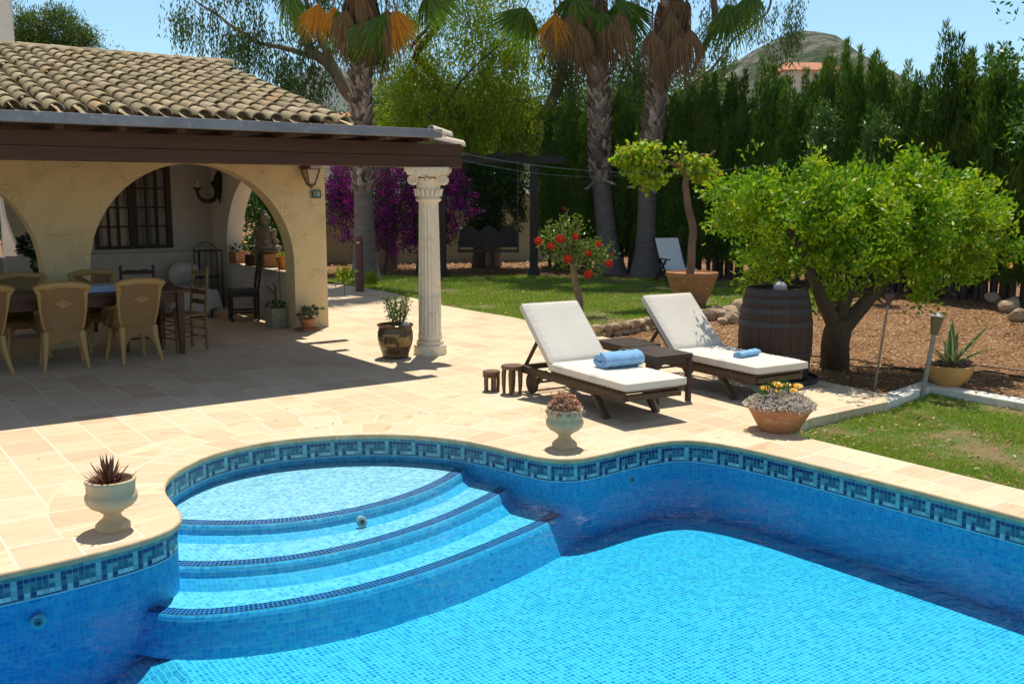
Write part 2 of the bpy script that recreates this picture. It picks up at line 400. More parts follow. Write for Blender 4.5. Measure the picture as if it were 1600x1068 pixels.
ca.data.foreach_set('color', np.repeat(np.array(fcol, dtype=np.float32), 4, axis=0).ravel())
fo.parent = po
gb = strip(NOSE, [(.0295, -.039), (.0295, -.1815)]); go = obj('frieze_grout', gb, surf('frieze_grout', (.30,.48,.50), (.22,.38,.42), 20, .8, .1), recalc=False); go.parent = po
wl_ = strip(NOSE, [(.0265, -.1810), (.0265, -.1905)]); wo_ = obj('waterline_glint', wl_, surf('painted_meniscus_glint', (.30,.66,.74), (.24,.58,.70), 14, .7, .1), recalc=False); wo_.parent = po  # bright meniscus reflection at the waterline, painted as a pale strip
# floor
def sheet_uv(loops, z):
    m_ = MB(); m_.sheet(loops, z); m_.uv = {i: [(m_.v[k][0], m_.v[k][1]) for k in f] for i, f in enumerate(m_.f)}; return m_
OB = offset(NOSE, .05); XS = 1.5
fo2 = obj('pool_floor', sheet_uv([[p for p in OB if p[0] > XS and p[1] < 5.7]+[(XS, 5.56), (XS, .2)] if False else [(XS,.2),(6.2,.2),(6.2,7.8),(XS,7.8)]], FLOORZ), MAT_FLOOR, recalc=False); fo2.parent = po
sm = MB(); sm.add([(XS,.2,FLOORZ),(XS,7.8,FLOORZ),(-.2,7.8,-1.5),(-.2,.2,-1.5),(-5.2,7.8,-1.6),(-5.2,.2,-1.6)], [(0,1,2,3),(3,2,4,5)]); sm.uv = {i: [(sm.v[k][0], sm.v[k][1]) for k in f] for i, f in enumerate(sm.f)}
so_ = obj('pool_slope', sm, MAT_FLOOR, recalc=False); so_.parent = po
# steps
def curve_open(pts): return resample(chaikin(pts, 3, False), .03, False)
def step(noseL, baseL, z, zb, name, extra=None):
    a = resample(chaikin(noseL, 3, False), .001+.0, False) if False else None
    na = 130
    def rs(p):
        q = chaikin(p, 3, False); L = sum(math.dist(x, y) for x, y in zip(q, q[1:])); return resample(q, L/na, False)
    A, B = rs(noseL), rs(baseL); m_ = MB(); L = 0
    def lerp(i, t): return (A[i][0]*(1-t)+B[i][0]*t, A[i][1]*(1-t)+B[i][1]*t)
    out2 = []
    pr = [(0, 0), (.10, -.010), (.22, -.030), (.34, -.06)]; tot = z-zb
    pr = [(t, min(1, -d/tot)) for t, d in pr if -d < tot*.8]+[(1, 1.0)]
    for i in range(na):
        seg = math.dist(A[i], A[i+1]); acc = 0
        for (t0, d0), (t1, d1) in zip(pr, pr[1:]):
            p = [lerp(i, t0), lerp(i+1, t0), lerp(i+1, t1), lerp(i, t1)]
            h = math.hypot(math.dist(p[0], p[3]), (d1-d0)*tot)
            m_.add([(*p[0], z-d0*tot), (*p[1], z-d0*tot), (*p[2], z-d1*tot), (*p[3], z-d1*tot)], [(0,1,2,3)], [[(L,-acc),(L+seg,-acc),(L+seg,-acc-h),(L,-acc-h)]]); acc += h
        L += seg
    r = obj(name+'_riser', m_, MAT_WALL, recalc=False, smooth='all'); r.parent = po
    poly = [(p[0], p[1]) for p in A]+[(A[-1][0]+.3, 8.0), (A[0][0]-.3, 8.0)]
    t = obj(name+'_tread', sheet_uv([poly], z), MAT_TREAD, recalc=False); t.parent = po
    s_ = MB(); L = 0
    I = offset(A, .090); J = offset(A, .004)
    for i in range(1, na-1):
        seg = math.dist(A[i], A[i+1])
        s_.add([(*J[i], z+.003), (*J[i+1], z+.003), (*I[i+1], z+.003), (*I[i], z+.003)], [(0,1,2,3)], [[(L,.0),(L+seg,.0),(L+seg,.0855),(L,.0855)]]); L += seg
    q = obj(name+'_stripe', s_, MAT_NAVY, recalc=False); q.parent = po
# smooth arcs through the measured nosing points
def ext(pts, ax, ay, bx, by): return [ax and (ax, ay)]+pts+[(bx, by)]
s1n = [(1.5,7.0),(1.905,6.52),(2.305,6.23),(2.7,6.10),(3.21,6.10),(3.73,6.26),(4.19,6.54),(4.55,6.92)]
s1b = [(1.45,6.9),(1.85,6.40),(2.25,6.12),(2.66,5.98),(3.16,5.98),(3.70,6.13),(4.25,6.45),(4.65,6.85)]
s2n = [(1.35,6.42),(1.73,5.97),(2.11,5.76),(2.5,5.66),(2.97,5.67),(3.57,5.80),(4.34,6.14),(4.75,6.45)]
s2b = [(1.3,6.3),(1.68,5.84),(2.08,5.62),(2.48,5.51),(2.97,5.52),(3.62,5.66),(4.42,6.02),(4.85,6.35)]
s3n = [(1.33,5.85),(1.55,5.50),(1.95,5.33),(2.35,5.25),(2.75,5.24),(3.25,5.30),(3.88,5.46),(4.5,5.66),(4.9,5.95)]
s3b = [(1.25,5.80),(1.50,5.40),(1.92,5.20),(2.33,5.11),(2.75,5.10),(3.3,5.16),(3.98,5.33),(4.62,5.56),(5.05,5.85)]
step(s1n, s1b, -.245, -.333, 'first_step'); step(s2n, s2b, -.333, -.443, 'second_step'); step(s3n, s3b, -.443, FLOORZ, 'third_step')
# water
m, nt, out = new_mat('pool_water'); n = N(nt)
tc = n.n('NewGeometry').outputs['Position']
h1 = n.noise(n.mapping(tc, (1, 1.5, 1), (0,0,.5)), 3.2, 3, .55, .8); h2 = n.noise(tc, 11, 2, .5)
hh = n.math('ADD', h1, n.math('MULTIPLY', h2, .18)); nb = n.bump(hh, .42, .045)
gl = n.n('BsdfGlossy', {'Roughness': .02, 'Normal': nb}); tr = n.n('BsdfTransparent', {'Color': (.97,.985,1,1)})
fr_ = n.n('Fresnel', {'IOR': 1.25, 'Normal': nb}).outputs[0]
mx = n.n('MixShader', {0: fr_, 1: tr.outputs[0], 2: gl.outputs[0]}); nt.links.new(mx.outputs[0], out.inputs[0])
va = n.n('VolumeAbsorption', {'Color': (.01,.885,.975,1), 'Density': 1.45}); nt.links.new(va.outputs[0], out.inputs[1])
wp = MB(); wl = offset(NOSE[::4], .045); wp.poly([wl], lambda x, y: (x, y, -1.75), (0, 0, WATERZ+1.75))
water = tag(obj('pool_water', wp, m), kind='structure')
# underwater wall fittings
MAT_FIT = surf('white_plastic', (.62,.72,.72), (.5,.62,.64), 8, .35, .05)
for k, (p, dirv, lab) in enumerate((((.84,5.575,-.31),(0,-1,0),'pale round inlet nozzle in the pool wall at the far left'),
                          ((2.98,6.005,-.292),(0,-1,.45),'round inlet nozzle set in the riser of the top pool step'),
                          ((5.17,5.65,-.275),(0,-1,0),'pale round inlet nozzle in the far pool wall right of the succulent urn'))):
    f = thing('pool_inlet', lab, 'pool inlet', p, 0, 'inlet nozzles of the pool')
    f.rotation_euler = Vector(dirv).to_track_quat('Z', 'Y').to_euler()
    a = MB(); a.lathe([(.0,.0),(.040,.0),(.042,.003),(.038,.007),(.03,.010),(.022,.010)], 28, cap_bottom=False); obj('flange', a, MAT_FIT, f, smooth=True)
    a = MB(); a.lathe([(.022,.012),(.019,.016),(.010,.017),(.008,.006),(0,.006)], 20, cap_bottom=False); obj('nozzle', a, surf('grey_plastic', (.25,.32,.34)), f, smooth=True)

# ---- ground sheets
m, nt, out = new_mat('dirt'); n = N(nt); tc = n.n('NewGeometry').outputs['Position']
f1 = n.ramp(n.noise(tc, 1.3, 6, .65), [(.35, (.18,.085,.04)), (.5, (.26,.135,.06)), (.68, (.34,.20,.10))])
c = n.mix(n.math('MULTIPLY', n.ramp(n.noise(tc, 30, 4, .7), [(.5, (0,0,0)), (.65, (1,1,1))]), .6), f1, (.44,.30,.17))
n.out(out, c, .95, n.bump(n.noise(tc, 22, 5, .7), .9, .03), .1); MAT_DIRT = m
m, nt, out = new_mat('lawn_soil'); n = N(nt); tc = n.n('NewGeometry').outputs['Position']
f1 = n.ramp(n.noise(tc, 2.2, 6, .6), [(.30, (.10,.16,.03)), (.46, (.15,.19,.05)), (.54, (.24,.20,.09)), (.70, (.33,.23,.13))])
n.out(out, f1, .95, n.bump(n.noise(tc, 40, 5, .7), .9, .03), .1); MAT_SOIL = m
pit = offset(NOSE[::4], .1)
R0 = 900
g = MB(); g.sheet([[(-R0,-R0),(R0,-R0),(R0,R0),(-R0,R0)], pit], -.15); tag(obj('ground', g, MAT_DIRT), kind='structure')
# front lawn (right of the pool strip) and rear lawn
LF = [(6.49,-3),(9.42,-3),(9.40,4.7),(9.50,5.72),(9.3,5.78),(8.5,5.52),(8.28,5.47),(7.15,5.45),(6.71,5.35),(6.49,5.1)]
LR = [(8.97,10.6),(9.6,10.66),(10.3,10.9),(11.2,11.25),(12.2,11.45),(13.2,11.2),(14.2,10.7),(16.6,12.4),(16.9,15.2),(15.4,18.2),(13.2,20.6),(11.4,21.6),(9.7,21.2),(9.59,19.5),(9.57,18.05),(9.43,16.7),(9.19,15.1),(9.18,13.9),(9.21,13.0),(9.09,12)]
def grid_sheet(poly, z, amp, name, mat, hole=None):
    xs = [p[0] for p in poly]; ys = [p[1] for p in poly]
    a = MB(); a.sheet([poly], z); o = obj(name, a, mat); return o
tag(grid_sheet(LF, -.09, 0, 'front_lawn', MAT_SOIL), kind='structure')
tag(grid_sheet(LR, -.004, 0, 'rear_lawn', MAT_SOIL), kind='structure')
BED = [(8.6,5.69),(9.55,5.9),(9.6,-4),(40,-4),(60,20),(40,60),(9.0,60),(8.0,22.7),(9.3,21.4),(9.7,21.2),(11.4,21.6),(13.2,20.6),(15.4,18.2),(16.9,15.2),(16.6,12.4),(14.2,10.7),(13.2,11.2),(12.2,11.45),(11.2,11.25),(10.3,10.9),(9.6,10.66),(8.97,10.6),(8.85,9.6),(8.75,8.0),(8.66,6.4)]
a = MB(); a.sheet([BED], -.035); tag(obj('planting_bed', a, MAT_DIRT), kind='structure')

def inpoly(x, y, poly):
    c = np.zeros(len(x), bool); n = len(poly)
    for i in range(n):
        x1, y1 = poly[i]; x2, y2 = poly[(i+1) % n]
        k = ((y1 > y) != (y2 > y)) & (x < (x2-x1)*(y-y1)/((y2-y1) if y2 != y1 else 1e-9)+x1); c ^= k
    return c
def vnoise(x, y, sc, seed=0):
    return np.array([mnoise.noise(Vector((a*sc+seed, b*sc, seed*.7))) for a, b in zip(x, y)])
def scatter(poly, n_, box, fn=None):
    x = RNG.uniform(box[0], box[1], n_); y = RNG.uniform(box[2], box[3], n_); k = inpoly(x, y, poly)
    return x[k], y[k]
def grass(name, poly, n_, box, z, h, w_, mat, bare=.12, seed=3):
    x, y = scatter(poly, n_, box)
    d = vnoise(x, y, 1.1, seed)+.4*vnoise(x, y, 4.0, seed+5)
    k = RNG.uniform(-.45, .75, len(x))*.45 < d+bare; x = x[k]; y = y[k]; d = d[k]; m_ = len(x)
    a = RNG.uniform(0, 2*PI, m_); hh = h*RNG.uniform(.3, 1.15, m_)*(1+.5*np.clip(d, -.5, .8)); ln = hh*RNG.uniform(.1, 1.3, m_); b = RNG.uniform(0, 2*PI, m_)
    V = np.empty((m_, 3, 3)); 
    V[:,0] = np.stack([x-w_*np.cos(a), y-w_*np.sin(a), np.full(m_, z)], 1); V[:,1] = np.stack([x+w_*np.cos(a), y+w_*np.sin(a), np.full(m_, z)], 1)
    V[:,2] = np.stack([x+ln*np.cos(b), y+ln*np.sin(b), z+hh], 1)
    o = npobj(name, V, 3, mat); tag(o, kind='stuff'); return o
MAT_GRASS = leafmat('grass_blades', [(.16,.30,.015),(.22,.40,.02),(.28,.48,.03),(.34,.50,.04),(.23,.42,.02),(.44,.44,.12),(.48,.38,.16)], .3, .6)
o = grass('grass', LF, 150000, (6.45, 9.5, 1.2, 5.75), -.092, .034, .0042, MAT_GRASS, .07); tag(o, 'patchy short green grass beside the pool coping', 'grass')
o = grass('grass', LR, 230000, (8.9, 18.7, 10.5, 23.6), -.006, .05, .008, MAT_GRASS, .3, 11); tag(o, 'dappled green lawn between terrace and palm trees', 'grass')
# leaf litter
def litter(name, poly, n_, box, z, size, mat):
    x, y = scatter(poly, n_, box); m_ = len(x)
    a = RNG.uniform(0, 2*PI, m_); s = size*RNG.uniform(.4, 1.3, m_); t = RNG.uniform(-.7, .7, (m_, 2))
    V = np.empty((m_, 4, 3)); ca, sa = np.cos(a), np.sin(a)
    for i, (p, q) in enumerate(((-1,0),(0,-.38),(1,0),(0,.38))):
        V[:,i,0] = x+s*(p*ca-q*sa); V[:,i,1] = y+s*(p*sa+q*ca); V[:,i,2] = z+.008+s*.6*(np.abs(t[:,0])+p*t[:,0]*.8+q*t[:,1])
    return tag(npobj(name, V, 4, mat), kind='stuff')
MAT_LITTER = leafmat('dry_leaves', [(.12,.05,.02),(.22,.10,.04),(.34,.16,.06),(.70,.52,.30),(.20,.09,.035),(.32,.15,.05),(.44,.24,.09),(.24,.11,.05),(.58,.38,.18)], .1, .7)
tag(litter('leaf_litter', BED, 62000, (8.5, 19, 3.0, 12.4), -.035, .026, MAT_LITTER), 'dry leaves strewn over the brown planting bed', 'leaf litter')
tag(litter('leaf_litter', [(9.5,21.3),(13.2,20.4),(15.2,18.2),(16.8,15.4),(16.6,12.6),(21,14),(24,22),(14,32),(8,30)], 34000, (8, 24, 12, 32), -.02, .05, MAT_LITTER), 'dry leaves on the shaded ground under the palms', 'leaf litter')
tag(litter('leaf_litter', LR, 3500, (8.9, 18.7, 10.5, 23.6), .015, .028, MAT_LITTER), 'scattered fallen leaves lying on the rear lawn', 'leaf litter')
tag(litter('leaf_litter', LF, 2600, (6.5, 9.5, 1.5, 5.7), -.085, .02, MAT_LITTER), 'scattered dead leaves on the grass beside the pool', 'leaf litter')

x, y = scatter([(-2,8.2),(9,6),(9,18),(6.5,18),(6.4,9),(-2,9)], 420, (-2, 9.2, 5.6, 18)); m_ = len(x); a_ = RNG.uniform(0, 2*PI, m_); s_ = .016*RNG.uniform(.4, 1.3, m_); V = np.empty((m_, 4, 3))
for i, (p, q) in enumerate(((-1,0),(0,-.4),(1,0),(0,.4))): V[:,i,0] = x+s_*(p*np.cos(a_)-q*np.sin(a_)); V[:,i,1] = y+s_*(p*np.sin(a_)+q*np.cos(a_)); V[:,i,2] = .004+s_*.25*(1+p*.6)
tag(npobj('leaf_litter', V, 4, MAT_LITTER), 'a few dry leaves blown over the sandstone terrace', 'leaf litter', kind='stuff')
# ================================================================== HOUSE
def stucco(name, c1, c2, amp=.5):
    m, nt, out = new_mat(name); n = N(nt); tc = n.n('TexCoord').outputs['Object']
    w_ = n.n('TexNoise', {'Vector': tc, 'Scale': 1.6, 'Detail': 2.0}).outputs['Color']
    wv = n.n('VectorMath', {0: w_, 'Scale': .9}, operation='SCALE').outputs[0]
    p = n.n('VectorMath', {0: tc, 1: wv}, operation='ADD').outputs[0]
    vo = n.n('TexVoronoi', {'Vector': p, 'Scale': 5.0, 'Randomness': 1.0}, feature='F1').outputs['Distance']
    arcs = n.math('PINGPONG', n.math('MULTIPLY', vo, 5.0), .5)
    a2 = n.ramp(arcs, [(.28, (0,0,0)), (.44, (1,1,1))])
    mask = n.ramp(n.noise(tc, 3.1, 4), [(.50, (0,0,0)), (.62, (1,1,1))])
    h = n.math('ADD', n.math('MULTIPLY', n.math('MULTIPLY', a2, mask), .8), n.math('MULTIPLY', n.noise(p, 14, 5, .6), .6))
    col = n.mix(n.ramp(n.noise(tc, 1.1, 4), [(.35, (0,0,0)), (.7, (1,1,1))]), c1, c2)
    st = n.noise(n.mapping(tc, (3, 3, .5)), 2.5, 5, .65)
    sp_ = n.n('SeparateXYZ', {0: tc}); low = n.ramp(n.math('ADD', sp_.outputs[2], n.math('MULTIPLY', n.noise(tc, 4, 4), .25)), [(.12, (1,1,1)), (.42, (0,0,0))])
    col = n.mix(n.math('MULTIPLY', low, .35), col, (.42,.33,.22))
    col = n.mix(n.math('MULTIPLY', n.ramp(st, [(.58, (0,0,0)), (.75, (1,1,1))]), .25), col, (.30,.22,.12))
    n.out(out, col, .85, n.bump(h, amp*1.25, .03), .15); return m
M_STUCCO = stucco('cream_stucco', (.81,.63,.35), (.75,.57,.32))
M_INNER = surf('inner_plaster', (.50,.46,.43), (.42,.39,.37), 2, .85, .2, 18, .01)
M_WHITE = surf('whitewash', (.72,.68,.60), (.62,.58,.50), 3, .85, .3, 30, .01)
M_DWOOD = wood('dark_beam_wood', (.050,.022,.012), (.095,.042,.022), .65, 0, .5)
M_DWOODY = wood('dark_rafter_wood', (.045,.02,.012), (.08,.036,.02), .65, 1, .5)
M_SLATE = surf('painted_fascia', (.16,.18,.21), (.26,.27,.29), 3, .7, .2, 25, .006, c3=(.36,.36,.36))
M_IRON = surf('black_iron', (.018,.017,.016), (.035,.028,.024), 12, .5, .2, 60, .002, metal=.5)
M_BLACKWOOD = wood('black_window_wood', (.022,.014,.011), (.045,.025,.018), .5, 2)
house = thing('house', 'cream stucco house with arched porch and tiled roof', 'house')
def arch_notch(c, r, zc, n_=40, right_first=False):
    return [(c-r, 0)]+[(c-r*math.cos(PI*k/n_), zc+r*math.sin(PI*k/n_)) for k in range(n_+1)]+[(c+r, 0)]
loop = [(-4.6, 0)]
loop = [(-6.0, 0)]+arch_notch(-2.345, 1.4, .98)+arch_notch(1.01, 1.4, .98)+arch_notch(4.365, 1.4, .98)+[(6.28, 0), (6.28, 2.6), (-6.0, 2.6)]
a = MB(); a.poly([loop], lambda x, z: (x, 13.6, z), (0, .34, 0)); fw_ = obj('front_wall', a, M_STUCCO, house, smooth=30)
# side wall with arched opening above a sill
hole = [(14.3, .76)]+[(15.7-1.4*math.cos(PI*k/36), .9+1.4*math.sin(PI*k/36)) for k in range(37)]+[(17.1, .76)]
a = MB(); a.poly([[(13.94, 0), (17.8, 0), (17.8, 2.6), (13.94, 2.6)], hole], lambda y, z: (6.0, y, z), (.28, 0, 0)); obj('side_wall', a, surf('side_plaster', (.66,.59,.52), (.56,.50,.44), 2, .85, .2, 18, .01), house, smooth=30)
a = MB(); a.box((6.14, 15.7, .772), (.34, 2.79, .03)); obj('window_sill', a, surf('terracotta_sill', (.62,.5,.40), (.5,.36,.26), 5, .8), house, bevel=.006)
# rear wall with a window opening and an opening at the left
op = [(0.3,.95),(0.3,1.6),(.75,2.2),(1.5,2.42),(2.3,2.3),(2.62,2.0),(2.66,1.6),(2.78,1.15),(2.86,.95)]
win = [(3.97,1.03),(3.97,2.45),(5.29,2.45),(5.29,1.03)]
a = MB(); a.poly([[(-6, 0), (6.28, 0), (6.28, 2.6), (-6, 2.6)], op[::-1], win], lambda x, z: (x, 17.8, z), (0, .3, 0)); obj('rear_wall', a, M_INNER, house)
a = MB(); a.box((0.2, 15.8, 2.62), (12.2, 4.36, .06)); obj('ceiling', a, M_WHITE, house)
# window
wn_ = MB()
for x0, x1, z0, z1 in ((3.97,4.06,1.03,2.45),(5.20,5.29,1.03,2.45),(4.06,5.20,1.03,1.09),(4.06,5.20,2.39,2.45),(4.56,4.70,1.09,2.39)):
    wn_.box(((x0+x1)/2, 17.84, (z0+z1)/2), (x1-x0, .08, z1-z0))
wf = obj('window', wn_, M_BLACKWOOD, house, bevel=.004)
wb = MB()
for (x0, x1) in ((4.06,4.56),(4.70,5.20)):
    for i in range(1, 3): x = x0+(x1-x0)*i/3; wb.box((x, 17.845, 1.74), (.035, .04, 1.29))
    for i in range(1, 4): z = 1.09+1.3*i/4; wb.box(((x0+x1)/2, 17.849, z), (x1-x0-.004, .035, .03))
obj('glazing_bars', wb, M_BLACKWOOD, wf)
gg = MB()
for i in range(9): gg.tube([(4.10+i*.135, 17.80, 1.05), (4.10+i*.135, 17.80, 2.43)], .006, 6)
obj('iron_grille', gg, M_IRON, wf)
m, nt, out = new_mat('window_glass'); n = N(nt); tc = n.n('TexCoord').outputs['Object']
cc = n.mix(n.noise(n.mapping(tc, (6, 1, 1.2)), 2, 4), (.10,.10,.10), (.38,.36,.34)); n.out(out, cc, .08, None, .6)
a = MB(); a.box((4.63, 17.875, 1.74), (1.2, .01, 1.36)); obj('pane', a, m, wf)
a = MB(); a.box((3.55, 17.77, 1.5), (.0,.0,.0)) if False else None
# porch: fascia slab, beams, rafters
a = MB(); a.box((1.0, 9.97, 2.650), (10.10, .14, .095)); obj('fascia', a, M_SLATE, house, bevel=.006)
a = MB(); a.box((1.0, 11.98, 2.672), (10.02, 3.88, .05)); a.box((5.53, 16.0, 2.672), (1.2, 4.1, .05)); obj('porch_slab', a, surf('grey_mortar', (.30,.26,.21), (.22,.19,.15), 6, .9, .4, 30, .01), house)
a = MB(); a.box((1.0, 11.85, 2.630), (10.0, 3.5, .03)); obj('porch_ceiling', a, M_DWOODY, house)
a = MB(); a.box((1.3, 10.45, 2.347), (10.6, .20, .134)); a.box((1.3, 10.452, 2.49), (10.596, .194, .148)); obj('beam', a, M_DWOOD, house, bevel=.005)
a = MB()
for i in range(18): x = -3.6+i*.56; a.box((x, 11.75, 2.595), (.08, 3.4, .062)); 
obj('rafters', a, M_DWOODY, house)
a = MB(); a.box((5.2, 12.95, 2.5), (2.7, .14, .18)); obj('cross_beam', a, M_DWOOD, house, bevel=.005)
def barrel(m_, p, d, L, r0, r1, up=(0,0,1), seg=8, th=.013, flip=False):
    p = Vector(p); d = Vector(d).normalized(); upv = Vector(up); s_ = d.cross(upv).normalized(); u = s_.cross(d).normalized(); vs = []
    for (t, r) in ((0, r0), (L, r1)):
        for rr in (r, r-th):
            for k in range(seg+1):
                an = PI*(.04+.92*k/seg); vs.append(p+d*t+s_*math.cos(an)*rr+u*math.sin(an)*rr*.92)
    n_ = seg+1; fs = []
    for k in range(seg):
        fs += [(k, k+1, 2*n_+k+1, 2*n_+k), (n_+k+1, n_+k, 3*n_+k, 3*n_+k+1), (k+1, k, n_+k, n_+k+1), (2*n_+k, 2*n_+k+1, 3*n_+k+1, 3*n_+k)]
    fs += [(0, 2*n_, 3*n_, n_), (n_-1, 2*n_-1, 4*n_-1, 3*n_-1)]
    m_.add(vs, fs)
m, nt, out = new_mat('weathered_roof_tile'); n = N(nt); tc = n.n('TexCoord').outputs['Object']
rnd = n.n('NewGeometry').outputs['Random Per Island']
c = n.ramp(rnd, [(0, (.34,.27,.15)), (.2, (.44,.36,.21)), (.4, (.28,.22,.13)), (.6, (.50,.41,.25)), (.8, (.38,.28,.16)), (.93, (.56,.47,.32)), (1, (.46,.28,.13))])
c = n.mix(n.math('MULTIPLY', n.ramp(n.noise(tc, 9, 6, .7), [(.45, (0,0,0)), (.62, (1,1,1))]), .6), c, (.24,.19,.12))
c = n.mix(n.math('MULTIPLY', n.ramp(n.noise(tc, 26, 4, .7), [(.56, (0,0,0)), (.66, (1,1,1))]), .55), c, (.68,.62,.48))
c = n.mix(n.math('MULTIPLY', n.ramp(n.noise(tc, 3.1, 5, .7), [(.63, (0,0,0)), (.70, (1,1,1))]), .7), c, (.55,.36,.06))
n.out(out, c, .9, n.bump(n.noise(tc, 40, 5, .65), .7, .008), .15); M_TILE = m
tan = .2549; sl_ = Vector((0, -1, -tan)).normalized(); rt_ = MB()
rows = 14; y_top = 14.42
for ci in range(45):
    x = -3.62+ci*.193+random.uniform(-.012, .012)
    if x > 4.92: break
    for r in range(rows):
        y0 = 10.03+.302*(r+1); 
        j = random.uniform(-.014, .014)
        z0 = 2.655+(y0-9.9)*tan+.03+random.uniform(-.004, .004)
        dd = (Vector((random.uniform(-.02, .02), -1, -tan+.045)))
        barrel(rt_, (x+j, y0, z0), dd, .355, .071, .084)
rf = obj('roof', rt_, M_TILE, house, smooth=50)
pan = MB(); K = 6
for ci in range(45):
    x = -3.523+ci*.193
    for k in range(K):
        a0, a1 = PI*k/K, PI*(k+1)/K
        xa, xb = x-.0965*math.cos(a0), x-.0965*math.cos(a1); za, zb = -.05*math.sin(a0), -.05*math.sin(a1)
        pan.add([(xa, 10.14, 2.69+za+.24*tan), (xb, 10.14, 2.69+zb+.24*tan), (xb, 14.42, 2.69+zb+4.52*tan), (xa, 14.42, 2.69+za+4.52*tan)], [(0,1,2,3)])
obj('pan_tiles', pan, M_TILE, rf)
a = MB()
for i in range(22):
    x = -3.6+i*.40; barrel(a, (x, 14.36+.0, 3.80+random.uniform(-.008, .008)), (1, random.uniform(-.02, .02), random.uniform(-.015, .015)), .44, .105, .095)
    if x > 4.5: break
obj('ridge_tiles', a, M_TILE, rf, smooth=50)
a = MB(); a.add([(4.96,9.98,2.70),(4.96,14.4,2.70),(4.96,14.4,3.84),(4.80,9.98,2.70),(4.80,14.4,2.70),(4.80,14.4,3.84)], [(0,1,2),(5,4,3),(0,3,4,1),(1,4,5,2),(2,5,3,0)])
a.box((.5, 14.5, 3.2), (8.9, .12, 1.1)); obj('gable_wall', a, M_STUCCO, house)
M_PTILE = surf('pale_roof_tile', (.74,.62,.48), (.62,.50,.37), 8, .85)
for (q, d_, L_, r_) in (((5.93, 9.98, 2.672), (1, 0, -.25), .26, .085), ((5.93, 12.2, 2.672), (1, 0, -.25), .3, .085), ((6.22, 10.47, 2.60), (1, 0, -.16), .45, .10), ((6.1, 12.95, 2.60), (1, 0, -.2), .42, .10)):
    a = MB(); barrel(a, q, d_, L_, r_, r_); obj('eave_tile', a, M_PTILE, house, smooth=50)
# chimney
a = MB(); c0 = D(-14, 60, 17.0); a.box((c0.x, c0.y, 4.3), (.62, .62, 3.2)); obj('chimney', a, M_WHITE, house, bevel=.03)

# column with fluted shaft
cx_, cy_ = 6.22, 10.52
M_STONEW = surf('painted_column_stone', (.86,.76,.60), (.82,.71,.55), 5, .75, .25, 35, .004, c3=(.68,.55,.40))
colm = bpy.data.objects.new('column', None)
def fl(r, z, a_): return r-.013*abs(math.cos(a_*9))**.7*(1 if .26 < z < 1.86 else 0)
a = MB(); a.lathe([(.142,.17),(.150,.20),(.146,.26),(.145,.275),(.142,.75),(.138,.76),(.141,.77),(.134,1.3),(.124,1.85),(.122,1.87),(.126,1.885)], 120, fn=fl, cap_top=True)
cb = obj('column', a, M_STONEW, house, smooth=60, loc=(cx_, cy_, 0)); cb.rotation_euler.z = -YAW
a = MB(); a.lathe([(.205,0),(.205,.045),(.198,.06),(.20,.075),(.205,.095),(.195,.12),(.168,.13),(.165,.15),(.175,.16),(.17,.175),(.14,.185)], 40); obj('base', a, M_STONEW, cb, smooth=40)
a = MB(); a.lathe([(.12,1.87),(.142,1.885),(.145,1.905),(.13,1.92),(.122,1.93),(.122,2.0),(.135,2.06),(.150,2.12),(.158,2.15),(.10,2.16)], 40, cap_top=True)
ab = []
for k in range(4):
    for t in range(9):
        s_ = -1+2*t/8; dd_ = .205+.035*s_*s_; an = k*PI/2
        ab.append((dd_*math.cos(an)-s_*.235*math.sin(an), dd_*math.sin(an)+s_*.235*math.cos(an)))
for z0, z1, k in ((2.19, 2.215, .90), (2.215, 2.235, .97), (2.235, 2.28, 1.02)): a.poly([[(x*k, y*k) for x, y in ab]], lambda x, y, z0=z0: (x, y, z0), (0, 0, z1-z0))
for sx in (-1, 1):
    for sy in (-1, 1):
        c_ = Vector((sx*.165, sy*.150, 2.135)); pts = []
        for i in range(34):
            t = i/33; r = .062*(1-t*.8); an = (PI/2+t*3.6*PI); pts.append(c_+Vector((sx*r*math.cos(an), sy*(.012*t), r*math.sin(an))))
        a.tube(pts, [.017-.006*i/33 for i in range(34)], 8)
        a.tube([c_+Vector((0, -sy*.03, 0)), c_+Vector((0, sy*.004, 0))], [.056, .056], 20)
        a.tube([c_+Vector((-sx*.16, 0, .045)), c_+Vector((-sx*.05, 0, .052)), c_+Vector((0, 0, .062))], .015, 8)
for k in range(16):
    an = 2*PI*k/16; r = .132; p0 = Vector((r*math.cos(an), r*math.sin(an), 1.935)); o_ = Vector((math.cos(an), math.sin(an), 0))
    a.tube([p0, p0+Vector((0,0,.05))+o_*.004, p0+Vector((0,0,.085))+o_*.02, p0+Vector((0,0,.085))+o_*.034], [.020, .022, .016, .007], 7)
for k in range(4):
    an = k*PI/2-PI/2; a.lathe([(.0,.0),(.03,.0),(.034,.02),(.02,.04),(0,.045)], 12, c=(.19*math.cos(an), .19*math.sin(an), 2.12), cap_bottom=False)
cap = obj('capital', a, M_STONEW, cb, smooth=45); cap.scale = (1.09, 1.09, 1.0)

